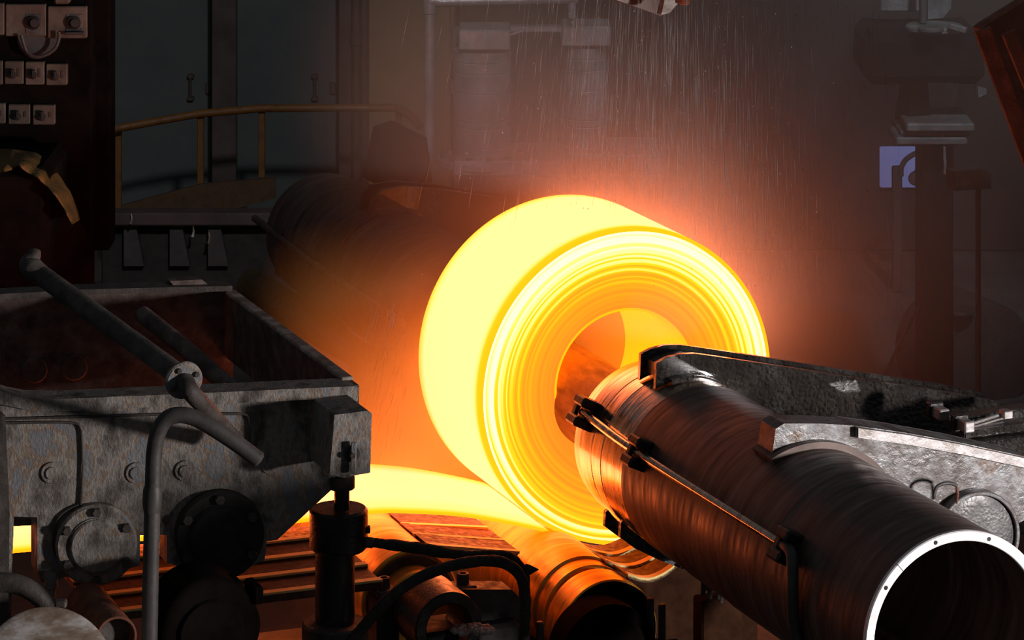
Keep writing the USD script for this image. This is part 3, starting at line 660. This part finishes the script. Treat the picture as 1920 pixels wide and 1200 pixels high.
part(br, 'housing', rough(lathe(bcn, A, [(0, 0), (0, .20), (.02, .235), (.05, .25), (.30, .25), (.30, .1)], 64), .008, 10), 'void_black')  # near-black colour stands in for the shade on this housing
part(br, 'cover', lathe(bcn - A * .02, A, [(0, 0), (0, .15), (.02, .16)], 48), 'void_black')
for x, y, w, h in ((436, 1096, 26, 26), (476, 1108, 20, 34), (318, 1122, 24, 24)):
    part(br, 'ear', bez(P(x, y, 16.15), w * .00123, .08, h * .00123, .01), 'void_black')

# machine bed carrying rolls, blocks and arm posts
struct_bed = solo('machine_bed', cat(bez(W(-.6, -1.70, -1.4), 3.6, 1.9, .13, .02), bez(W(2.2, -1.72, -2.4), 1.6, 1.4, .12, .02)), 'black_matte', 'black steel bed under the rolls and bearing blocks', 'machine bed')

# ================================================================== the far arm (mirrored) behind the coil
far0 = axis_at(905); far1 = axis_at(600)
fa = thing('stabilizer_tube', (far0 + far1) / 2 - Z * .42, 'dim reddish round-ended tube behind the coil, mirror of the near arm', 'machine arm')
Lf = np.linalg.norm(far1 - far0)
part(fa, 'tube', lathe(far0, A, [(0, .20), (0, .39), (.02, .40), (.9, .41), (Lf - .5, .415), (Lf - .2, .41), (Lf - .06, .395), (Lf, .37), (Lf + .01, .05)], 96), 'pipe_brown')
part(fa, 'end_face', cyl(far0 - A * .012, far0 - A * .002, .385, .004, 72), 'wet_plate', label='dark wet end plate seen through the coil eye')
part(fa, 'rod', tube([axis_at(880) - EE * .42 + Z * .05, axis_at(700) - EE * .43 + Z * .06, axis_at(585) - EE * .40 + Z * .08], .025, 12, smooth=False), 'pipe_brown')
part(fa, 'bracket', slab([(524, 432), (545, 440), (545, 520), (524, 520)], s_of(axis_at(640)), .1), 'cast_dark')
sF = s_of(axis_at(735))
cF = axis_at(735)
pF = Polygon([uv(x, y, sF) for x, y in ((690, 420), (700, 378), (715, 358), (760, 350), (830, 356), (900, 366), (1010, 385), (1090, 410), (1090, 640), (690, 640))]).difference(Polygon(collar_poly(735, sF, .41)))
pF = max(getattr(pF, 'geoms', [pF]), key=lambda g: g.area)
part(fa, 'guide_plate', extr(pF, C + sF * A, EE, Z, A * .05), 'wet_plate', label='wet glittering plate around the far tube')
part(fa, 'guide_plate', extr(pF, C + (sF + .2) * A, EE, Z, A * .03), 'wet_plate')
part(fa, 'collar', ringm(cF - A * .06, A, .405, .43, .2, 96), 'wet_plate')
part(fa, 'post', bez(cF - Z * 1.1, .22, .2, .62), 'dark_machine')

yp = thing('yellow_pipe', axis_at(520) - EE * .6 - Z * .5, 'dull yellow-banded pipe low beside the far tube', 'pipe')
y0, y1 = P(470, 535, 23.4), P(640, 640, 22.3)
part(yp, 'pipe', cyl(y0, y1, .112, .01, 40), 'tarp_yellow')
dy = (y1 - y0) / np.linalg.norm(y1 - y0)
part(yp, 'band', ringm(y0 + dy * (np.linalg.norm(y1 - y0) * .62), dy, .10, .120, .06, 40), 'yellow_paint', label='yellow band')
part(yp, 'extension', cyl(y1 - (y1 - y0) * .02, y1 + (y1 - y0) * .9, .105, .01, 40), 'pipe_brown')
part(yp, 'bracket', bar(P(497, 548, 23.25), P(497, 903, 23.25), .05, .05), 'dark_machine')

# ================================================================== background, left to centre
def bthing(name, x, y, Y, label, cat_, group=None): return thing(name, P(x, y, Y), label, cat_, group)
YW = 31.3
for i, (x0, x1, hx) in enumerate(((207, 397, 357), (443, 636, 590))):
    d = thing(f'door_{i + 1}', P((x0 + x1) / 2, 455, YW), ('tall blue-grey steel door left of the dark column', 'tall blue-grey steel door right of the dark column')[i], 'door', kind='structure')
    part(d, 'door_panel', pbox(x0, -60, x1, 452, YW, .08), 'door_blue')
    part(d, 'door_handle', cat(tube([P(hx, 146, YW - .06), P(hx, 184, YW - .06)], .012, 8, smooth=False), pbox(hx - 6, 140, hx + 6, 148, YW - .07, .08), pbox(hx - 6, 182, hx + 6, 190, YW - .07, .08)), 'column_dark')
    part(d, 'lock', pbox(hx + 28, 155, hx + 40, 178, YW - .03, .05), 'column_dark')
colm = [(('steel_column', 397, 443), 'dark red-brown steel column between the two blue-grey doors'), (('steel_column', 635, 660), 'dark red-brown steel column right of the second blue-grey door')]
for (nm, x0, x1), lab in colm:
    t = bthing(nm, (x0 + x1) / 2, 452, 30.9, lab, 'column')
    part(t, 'flange', pbox(x0, -60, x1, 452, 30.9, .03), 'column_dark'); part(t, 'web', pbox((x0 + x1) / 2 - 3, -60, (x0 + x1) / 2 + 3, 452, 30.93, .25), 'column_dark')
t = bthing('drain_pipe', 668, 455, 30.8, 'brown downpipe with couplings beside the tan wall', 'pipe')
part(t, 'pipe', cyl(P(668, 455, 30.85), P(668, -60, 30.85), .042, .004, 20), 'column_dark')
for y in (62, 340): part(t, 'coupling', cyl(P(668, y + 22, 30.85), P(668, y, 30.85), .055, .006, 20), 'column_dark')
part(t, 'backing', pbox(676, -60, 690, 455, 31.0, .2), 'column_dark')
t = solo('wall_panel', pbox(690, -60, 845, 420, 31.2, .1), 'wall_tan', 'tan wall panel behind the galvanised pipe', 'wall panel')
dkw = solo('dark_partition', pbox(860, -60, 2100, 470, 30.6, .3), 'black_matte', 'dark partition behind the tanks and steam', 'partition')

gal = thing('galvanised_pipe', P(805, 320, 25), 'grey galvanised pipe with an elbow, left of the cylinder tank', 'pipe')
part(gal, 'riser', cyl(P(805, 300, 25), P(805, 12, 25), .038, .004, 24), 'tank_grey')
part(gal, 'coupling', cyl(P(805, 26, 25), P(805, 8, 25), .048, .006, 24), 'tank_grey')
part(gal, 'elbow', tube([P(805, 14, 25), P(806, 4, 25), P(814, 1, 25), P(826, 3, 25)], .046, 20), 'tank_grey')
part(gal, 'crossbar', cyl(P(815, 4, 25), P(1085, -3, 25), .036, .004, 24), 'tank_grey')
part(gal, 'valve_stem', cyl(P(1072, 34, 25), P(1072, 4, 25), .03, .004, 20), 'tank_grey')

tank = bthing('press_cylinder', 905, 345, 24.5, 'grey vertical cylinder with a square cap, nearest the galvanised pipe', 'hydraulic cylinder', None)
def tk(t, x, hw, y0, y1, Y=24.5):
    z0, z1 = P(x, y1, Y)[2], P(x, y0, Y)[2]; c = P(x, 0, Y); r = hw * Y / FP; Hh = z1 - z0
    prof = [(0, r)]
    for fr in (.12, .3, .36, .62, .8, .9):
        prof += [(Hh * fr - .006, r), (Hh * fr, r * .975), (Hh * fr + .006, r)]
    prof += [(Hh, r)]
    return lathe(np.array([c[0], Y, z0]), Z, prof, 64)
part(tank, 'barrel', tk(tank, 904, 54, 92, 296), 'tank_grey')
part(tank, 'cap', pbox(860, 57, 957, 95, 24.28, .4), 'tank_grey')
part(tank, 'side_pad', pbox(842, 150, 856, 178, 24.5, .06), 'dark_machine')
part(tank, 'back_plate', pbox(846, 52, 870, 290, 24.75, .1), 'dark_machine')
fz = P(904, 300, 24.5)
part(tank, 'base_flange', cyl(fz - Z * .03, fz + Z * .025, .33, .008, 64), 'tank_grey')
for i in range(12):
    a_ = i * math.pi / 6 + .2; part(tank, 'bolt', hexb(fz + Z * .025 + .28 * np.array([math.cos(a_), math.sin(a_), 0]), Z, .022, .04), 'dark_machine')
part(tank, 'pedestal', pbox(850, 302, 1060, 345, 24.2, .7), 'tank_grey')
part(tank, 'lower_pedestal', pbox(848, 330, 1200, 480, 24.15, .8), 'dark_machine')
tank2 = bthing('press_cylinder', 1100, 345, 25, 'hazy vertical cylinder with a square cap, in the falling water', 'hydraulic cylinder', None)
part(tank2, 'barrel', tk(tank2, 1098, 40, 86, 296, 25), 'tank_grey')
part(tank2, 'cap', pbox(1053, 50, 1146, 88, 24.8, .4), 'tank_grey')
part(tank2, 'pedestal', pbox(1062, 290, 1240, 345, 24.8, .7), 'tank_grey')
tie = thing('tie_beam', P(1000, 70, 24.9), 'thin grey beam joining the caps of the two cylinders', 'beam')
part(tie, 'beam', pbox(925, 50, 1056, 62, 24.9, .12), 'tank_grey'); part(tie, 'brace', bar(P(930, 74, 24.85), P(985, 56, 24.85), .02, .02), 'tank_grey')

blob = thing('dark_motor', P(758, 350, 24.2), 'dark rounded motor between the railing end and the cylinders', 'motor')
part(blob, 'body', cyl(P(752, 300, 23.9), P(758, 300, 24.6), .185, .05, 40), 'void_black')
part(blob, 'foot', slab([(712, 350), (735, 255), (770, 243), (800, 258), (812, 350)], s_of(P(760, 300, 24.3)), .4), 'void_black')
part(blob, 'yellow_tag', pbox(826, 258, 846, 278, 24.8, .03), 'yellow_paint', label='yellow bracket')

# railing, ramp and platform
rail = thing('guard_rail', P(470, 400, 29.3), 'rusty yellow guard rail along the platform edge', 'railing')
R_ = lambda pts, r: tube([P(x, y, Y) for x, y, Y in pts], r, 12, smooth=False)
part(rail, 'top_rail', R_([(214, 242, 29.2), (300, 226, 29.3), (375, 213, 29.3), (490, 203, 29.3), (640, 202, 29.3), (742, 202, 29.3)], .034), 'yellow_paint')
part(rail, 'end_rail', R_([(742, 202, 29.3), (768, 216, 29.2), (788, 238, 29.1)], .034), 'yellow_paint')
for x, y0, y1 in ((222, 244, 531), (376, 214, 346), (491, 204, 333), (748, 206, 248)):
    part(rail, 'post', bar(P(x, y1, 29.35), P(x, y0, 29.35), .055, .055), 'yellow_paint')
part(rail, 'side_rail', R_([(214, 242, 29.2), (200, 290, 28.9), (197, 330, 28.8), (204, 404, 28.8)], .024), 'yellow_paint')
ramp = thing('ramp_board', P(370, 402, 29.1), 'rusty sloping kick board under the guard rail', 'board')
rp = [(225, 402), (228, 386), (300, 366), (375, 346), (440, 340), (516, 334), (516, 372), (440, 392), (400, 402)]
q = [P(x, y, 29.1) for x, y in rp]
part(ramp, 'board', extr([(p[0], p[2]) for p in q], np.array([0, 29.1, 0]), np.array([1.0, 0, 0]), Z, np.array([0, .05, 0])), 'ramp_rust')
plat = thing('platform', P(330, 520, 27.5), 'dark steel platform beam below the guard rail', 'platform')
part(plat, 'top_beam', pbox(166, 400, 620, 424, 27.4, .22), 'column_dark')
part(plat, 'fascia', pbox(190, 424, 620, 629, 27.6, .06), 'black_matte')
for x in (232, 318, 390):
    part(plat, 'gusset', extr([(0, 0), (.10, 0), (.16, -.30), (0, -.30)], P(x, 428, 27.5), np.array([1.0, 0, 0]), Z, np.array([0, .08, 0])), 'dark_machine')
for x, y in ((246, 400), (362, 424), (392, 436)):
    part(plat, 'drip', tube([P(x, y, 27.35), P(x + 1, y + 10, 27.35), P(x - 1, y + 20, 27.35)], [.004, .008, .012], 8), 'chalky')

# ================================================================== control cabinet, tarp, dark machine at far left
YC = 21.5
cab = thing('control_cabinet', P(60, 460, YC + .05), 'black control cabinet at the left edge carrying rows of switch plates', 'cabinet')
part(cab, 'body', pbox(-140, -80, 172, 470, YC + .03, .6), 'void_black')
part(cab, 'round_plate', cyl(P(70, 72, YC + .03), P(70, 72, YC), .125, .004, 40), 'dark_machine')
part(cab, 'top_bracket', pbox(101, -20, 131, 8, YC - .05, .08), 'panel_cream')
part(cab, 'edge_strip', pbox(173, -80, 206, 470, YC + .25, .3), 'void_black')
for x0, x1, y0, y1, kx, lab in ((-70, 8, 6, 66, -30, 'cream socket plate cut by the left frame edge, top row'), (10, 86, 8, 68, 63, 'cream socket plate with a bright ring, left of the clip plate'), (89, 163, 12, 72, 139, 'cream socket plate with a dark clip, right end of the top row')):
    t = thing('socket_plate', P((x0 + x1) / 2, y1, YC), lab, 'socket plate', 'cream socket plates on the cabinet')
    part(t, 'plate', pbox(x0, y0, x1, y1, YC - .02, .05, .006), 'panel_cream')
    part(t, 'bezel', pbox(kx - 15, 27, kx + 15, 64, YC - .026, .01, .002), 'grey_machine')
    part(t, 'ring', ringm(P(kx, 42, YC - .02), -np.array([0, 1.0, 0]), .028, .042, .03, 32), 'black_oily')
    part(t, 'socket', cyl(P(kx + 1, 43, YC), P(kx + 1, 43, YC - .065), .030, .006, 32), 'black_matte')
    if kx == 139: part(t, 'clip', bar(P(122, 63, YC - .05), P(158, 62, YC - .05), .028, .02), 'dark_machine')
for x0, x1, y0, y1, lab in ((-32, 5, 114, 159, 'small cream switch plate cut by the left frame edge, middle row'), (8, 44, 115, 158, 'small cream switch plate, second from left in the middle row'), (47, 83, 116, 159, 'small cream switch plate, second from right in the middle row'), (86, 126, 120, 160, 'small cream switch plate at the right end of the middle row'),
                            (-30, 10, 194, 232, 'small cream switch plate cut by the left frame edge, bottom row'), (15, 56, 196, 233, 'small cream switch plate in the middle of the bottom row'), (61, 103, 197, 234, 'small cream switch plate at the right end of the bottom row')):
    t = thing('switch_plate', P((x0 + x1) / 2, y1, YC), lab, 'switch plate', 'small cream switch plates on the cabinet')
    part(t, 'plate', pbox(x0, y0, x1, y1, YC - .02, .05, .006), 'panel_cream')
    kx, ky = x0 + (x1 - x0) * .42, (y0 + y1) / 2 + 2
    part(t, 'knob', cat(cyl(P(kx, ky + 2, YC), P(kx, ky + 2, YC - .05), .024, .006, 24), bar(P(kx, ky - 9, YC - .045), P(kx, ky + 6, YC - .045), .02, .03)), 'black_matte')
    part(t, 'name_strip', pbox(x1 - 12, y0 + 13, x1 - 7, y1 - 14, YC - .024, .01, .001), 'column_dark')
solo('cable_loop', tube([P(x, y, YC - .06) for x, y in ((40, 66), (50, 96), (66, 106), (86, 103), (104, 90), (111, 70), (110, 60))], .011, 10), 'hose_rubber', 'black cable hanging in a loop below the socket plates', 'cable')
tarp = thing('tarp', P(50, 390, 20.2), 'crumpled dull yellow tarp draped over a dark machine at the left edge', 'tarp')
tp = []
top_ = [(-120, 282), (0, 279), (30, 280), (68, 286), (88, 301), (112, 330), (130, 358), (143, 388), (150, 410)]
bot_ = [(-120, 318), (0, 322), (20, 318), (35, 309), (52, 324), (72, 334), (86, 347), (104, 368), (120, 392), (130, 412), (134, 420)]
for i in range(40):
    f0 = i / 39; row = []
    xt = np.interp(f0, np.linspace(0, 1, len(top_)), [p[0] for p in top_]); yt = np.interp(xt, [p[0] for p in top_], [p[1] for p in top_])
    xb = np.interp(f0, np.linspace(0, 1, len(bot_)), [p[0] for p in bot_]); yb = np.interp(f0, np.linspace(0, 1, len(bot_)), [p[1] for p in bot_])
    for j in range(14):
        f = j / 13; p = P(xt + (xb - xt) * f, yt + (yb - yt) * f, 20.9 - .5 * math.sin(f * 1.5) - .03 * math.sin(i * .9 + f * 3))
        row.append(p + .025 * (meshkit.fbm(np.array([[xt * .06, f * 3.2, 1.7]]))[0] - .5) * np.array([1, -2.5, .6]))
    tp.append(np.array(row))
g_ = np.array(tp); v = np.vstack([g_.reshape(-1, 3), g_.reshape(-1, 3) + [0, .012, -.008]]); f = []
for k_, fl_ in ((0, 1), (40 * 14, 0)):
    for i in range(39):
        for j in range(13):
            a_, b_, c__, d_ = k_ + i * 14 + j, k_ + (i + 1) * 14 + j, k_ + (i + 1) * 14 + j + 1, k_ + i * 14 + j + 1
            f += ([[a_, b_, c__], [a_, c__, d_]] if fl_ else [[a_, c__, b_], [a_, d_, c__]])
part(tarp, 'sheet', mk(v, f), 'tarp_yellow', smooth=50)
mch = thing('covered_machine', P(20, 560, 20.6), 'black machine standing under the yellow tarp', 'machine')
part(mch, 'body', pbox(-160, 316, 92, 700, 20.5, .9, .05), 'void_black')
part(mch, 'shoulder', slab([(80, 330), (112, 360), (150, 410), (178, 470), (178, 640), (80, 640)], s_of(P(120, 500, 20.9)), .5, .01), 'void_black')

# ================================================================== background right
YR = 24.0
std = thing('right_stand', P(1760, 520, YR), 'dim grey machine stand of stacked plates with pale panels for lit gaps at upper right', 'machine')
part(std, 'column', pbox(1728, 250, 1788, 842, YR + .2, .4), 'void_black')
for x0, y0, x1, y1, dY in ((1700, 232, 1828, 248, -.1), (1690, 247, 1818, 256, 0), (1680, 258, 1814, 273, -.05)):
    part(std, 'plate', pbox(x0, y0, x1, y1, YR + dY, .7), 'grey_machine')
sg = s_of(P(1745, 190, YR + .5))
part(std, 'lit_gap', slab([(1738, 150), (1799, 150), (1790, 218), (1768, 223), (1745, 218)], sg, .05), 'tank_grey'); part(std, 'lit_gap', slab([(1685, 150), (1718, 150), (1700, 224), (1688, 224)], sg, .05), 'tank_grey')  # pale panels stand in for lit wall seen through gaps
part(std, 'neck', slab([(1717, 140), (1738, 140), (1746, 232), (1702, 232)], s_of(P(1722, 190, YR + .2)), .2), 'void_black')
part(std, 'head', rough(pbox(1620, 62, 1846, 160, YR - .1, .8, .06), .03, 3, .12), 'void_black')
part(std, 'disc', cyl(P(1752, 58, YR), P(1752, 46, YR), .20, .012, 56), 'grey_machine')
part(std, 'hub', cyl(P(1745, 60, YR - .25), P(1745, 50, YR - .25), .09, .01, 40), 'dark_machine')
part(std, 'arm', bar(P(1780, 48, YR - .2), P(1812, 57, YR - .25), .05, .04), 'grey_machine')
part(std, 'post', pbox(1726, -60, 1738, 46, YR, .1), 'dark_machine')
part(std, 'panel', pbox(1650, -60, 1724, 22, YR + .3, .04), 'grey_machine'); part(std, 'panel', slab([(1740, -60), (1790, -60), (1783, 16), (1768, 34), (1740, 36)], s_of(P(1760, 0, YR + .2)), .05), 'grey_machine')
part(std, 'side_bracket', slab([(1833, 162), (1850, 166), (1850, 176), (1835, 184)], s_of(P(1840, 170, YR)), .06), 'grey_machine')
win = thing('window_1', P(1690, 352, 30.4), 'small bluish daylight opening in the dark partition', 'window', kind='structure')
part(win, 'opening', pbox(1650, 276, 1727, 352, 30.5, .05), 'daylight', label='bluish daylight')
elb = thing('vent_pipe', P(1690, 380, 29), 'dark elbow pipe silhouetted against the bluish opening', 'pipe')
part(elb, 'bend', tube([P(x, y, 29) for x, y in ((1690, 330), (1690, 315), (1697, 301), (1712, 290), (1735, 280))], .022, 12), 'dark_machine')
part(elb, 'stack', pbox(1674, 314, 1692, 549, 29.0, .1), 'dark_machine')
part(elb, 'valve', cyl(P(1716, 335, 28.9), P(1722, 331, 29.1), .06, .01, 24), 'dark_machine')
rod = solo('hanging_chain', tube([P(1771, 275, YR - .1), P(1771, 292, YR - .1), P(1772, 308, YR - .1), P(1771, 326, YR - .1)], .011, 10, lump=.8, sc=60), 'grey_machine', 'short pale chain hanging under the right stand', 'chain')
yb = thing('yellow_box', P(1825, 356, 22.5), 'dull yellow-brown junction box on a thin post at right', 'box')
part(yb, 'box', slab([(1789, 322), (1848, 317), (1860, 327), (1859, 354), (1792, 358)], s_of(P(1825, 340, 22.5)), .12, .006), 'panel_cream')
part(yb, 'post', cyl(P(1834, 968, 22.6), P(1834, 350, 22.6), .018, .003, 12), 'dark_machine')
ch = thing('rust_chute', P(1900, 260, 19.5), 'rust-red sloping chute side at the top right corner', 'chute')
part(ch, 'side_plate', slab([(1840, 55), (1848, 48), (1990, -40), (1990, 420), (1935, 300), (1905, 225), (1870, 130)], s_of(P(1880, 150, 19.8)), .1), 'rust_glow_orange')
part(ch, 'edge_bar', bar(P(1842, 55, 19.7), P(1940, 320, 19.7), .05, .10), 'rust_glow_orange')
part(ch, 'rib', bar(P(1890, 60, 19.6), P(1960, 230, 19.6), .06, .08), 'rust_glow_orange')
hd = thing('haze_drum', P(1820, 720, 23), 'faint dark drum arc behind the steam at right', 'drum')
part(hd, 'shell', lathe(P(1845, 675, 25.5), A, [(0, .395), (0, .41), (.02, .42), (.6, .42), (.6, .3)], 72), 'black_matte')
part(hd, 'lid', cyl(P(1790, 585, 25.4), P(1790, 578, 25.4), .15, .008, 40), 'wet_plate')
part(hd, 'leg', pbox(1800, 690, 1900, 752, 25.6, .4), 'dark_machine')
lv = solo('thin_lever', bar(P(1500, 1018, 22), P(1722, 575, 22), .03, .02), 'wet_plate', 'thin wet lever standing in the steam at right', 'lever')
noz = thing('spray_header', P(1210, 30, 19.4), 'dark tilted spray header box cut by the top frame edge', 'spray header')
nb = [(1130, -60), (1156, 0), (1240, 30), (1250, 20), (1262, -2), (1270, -60)]
part(noz, 'box', slab(nb, s_of(P(1200, 0, 19.4)), .4, .006), 'pipe_brown')
part(noz, 'lit_end', slab([(1240, 28), (1247, -4), (1282, -6), (1268, 10), (1256, 24)], s_of(P(1255, 10, 19.2)), .06), 'chalky')  # pale colour stands in for light on the header end
part(noz, 'nozzle', cyl(P(1284, 8, 19.2), P(1284, -20, 19.2), .03, .004, 20, r1=.04), 'rust_glow_orange')

# ================================================================== water and steam
SV, SF = [], []
def streak(x, y0, y1, Y, lean, w):
    p0, p1 = P(x, y0, Y), P(x + lean, y1, Y); m = p0 * .45 + p1 * .55; k = len(SV) * 5
    SV.append(np.array([p0, m + [w, 0, 0], m + [-w * .5, -w * .87, 0], m + [-w * .5, w * .87, 0], p1]))
    for a_, b_ in ((1, 2), (2, 3), (3, 1)): SF.extend([[k, k + a_, k + b_], [k + 4, k + b_, k + a_]])
for i in range(3600):
    x = rng.gauss(1270, 140); Y = rng.uniform(18.9, 20.6); y0 = rng.uniform(-30, 520)
    L_ = rng.uniform(20, 110); fan = (x - 1290) * .25 / 600 * L_ * (1 if x < 1290 else .2)
    lim = 372 + abs(x - 1080) ** 1.6 * .012
    if y0 + L_ > lim + 100: continue
    streak(x, y0, y0 + L_, Y, fan, rng.uniform(.0004, .0009))
for i in range(140):
    x = rng.uniform(690, 765); y0 = rng.uniform(560, 830); streak(x, y0, y0 + rng.uniform(20, 60), rng.uniform(18.2, 18.9), -rng.uniform(6, 16), rng.uniform(.0004, .0008))
for i in range(350):
    x = rng.gauss(1290, 170); y0 = rng.uniform(0, 560); Y = rng.uniform(18.6, 20.5); streak(x, y0, y0 + rng.uniform(2, 5), Y, 0, rng.uniform(.002, .0045))
solo('water_spray', mk(np.vstack(SV), SF), 'water', 'fine threads of cooling water falling over the coil', 'water', kind='stuff', smooth=False)
def cloud(c, rx, rz, hy, pw):
    """a body of steam, thick in the middle and feathering out to a thin wavy rim"""
    rings, seg = [], 72; t = np.arange(seg) * 2 * np.pi / seg
    wob = 1 + .10 * np.sin(3 * t + 1) + .06 * np.sin(5 * t + 2)
    rs = np.concatenate([np.linspace(0.01, 1, 26), np.linspace(1, .01, 26)[1:]])
    for k_, r in enumerate(rs):
        h = hy * max(1 - r, .0) ** pw * (1 if k_ < 26 else -1) + (.002 if k_ < 25 else -.002)
        rings.append(np.stack([c[0] + rx * r * wob * np.cos(t), np.full(seg, c[1] - h), c[2] + rz * r * wob * np.sin(t)], 1))
    m = loft(rings); m = trimesh.Trimesh(m.vertices, m.faces); m.merge_vertices(); m.fix_normals()
    if m.volume < 0: m.invert()
    return mk(m.vertices, m.faces)
st = thing('steam', (.72, 20.2, .0), 'steam lit and tinted orange hanging around and above the coil', 'steam', kind='stuff')
part(st, 'veil', cloud(np.array((2.9, 22.9, 3.6)), 5.0, 5.4, 4.6, 1.25), 'steam_veil', kind='stuff')
part(st, 'cloud', cloud(CLOUD, 2.3, 2.35, 1.75, 2.1), 'steam_cloud', kind='stuff')
part(st, 'plume', cloud(PLUME, .85, 1.25, .62, 1.7), 'steam_plume', kind='stuff')
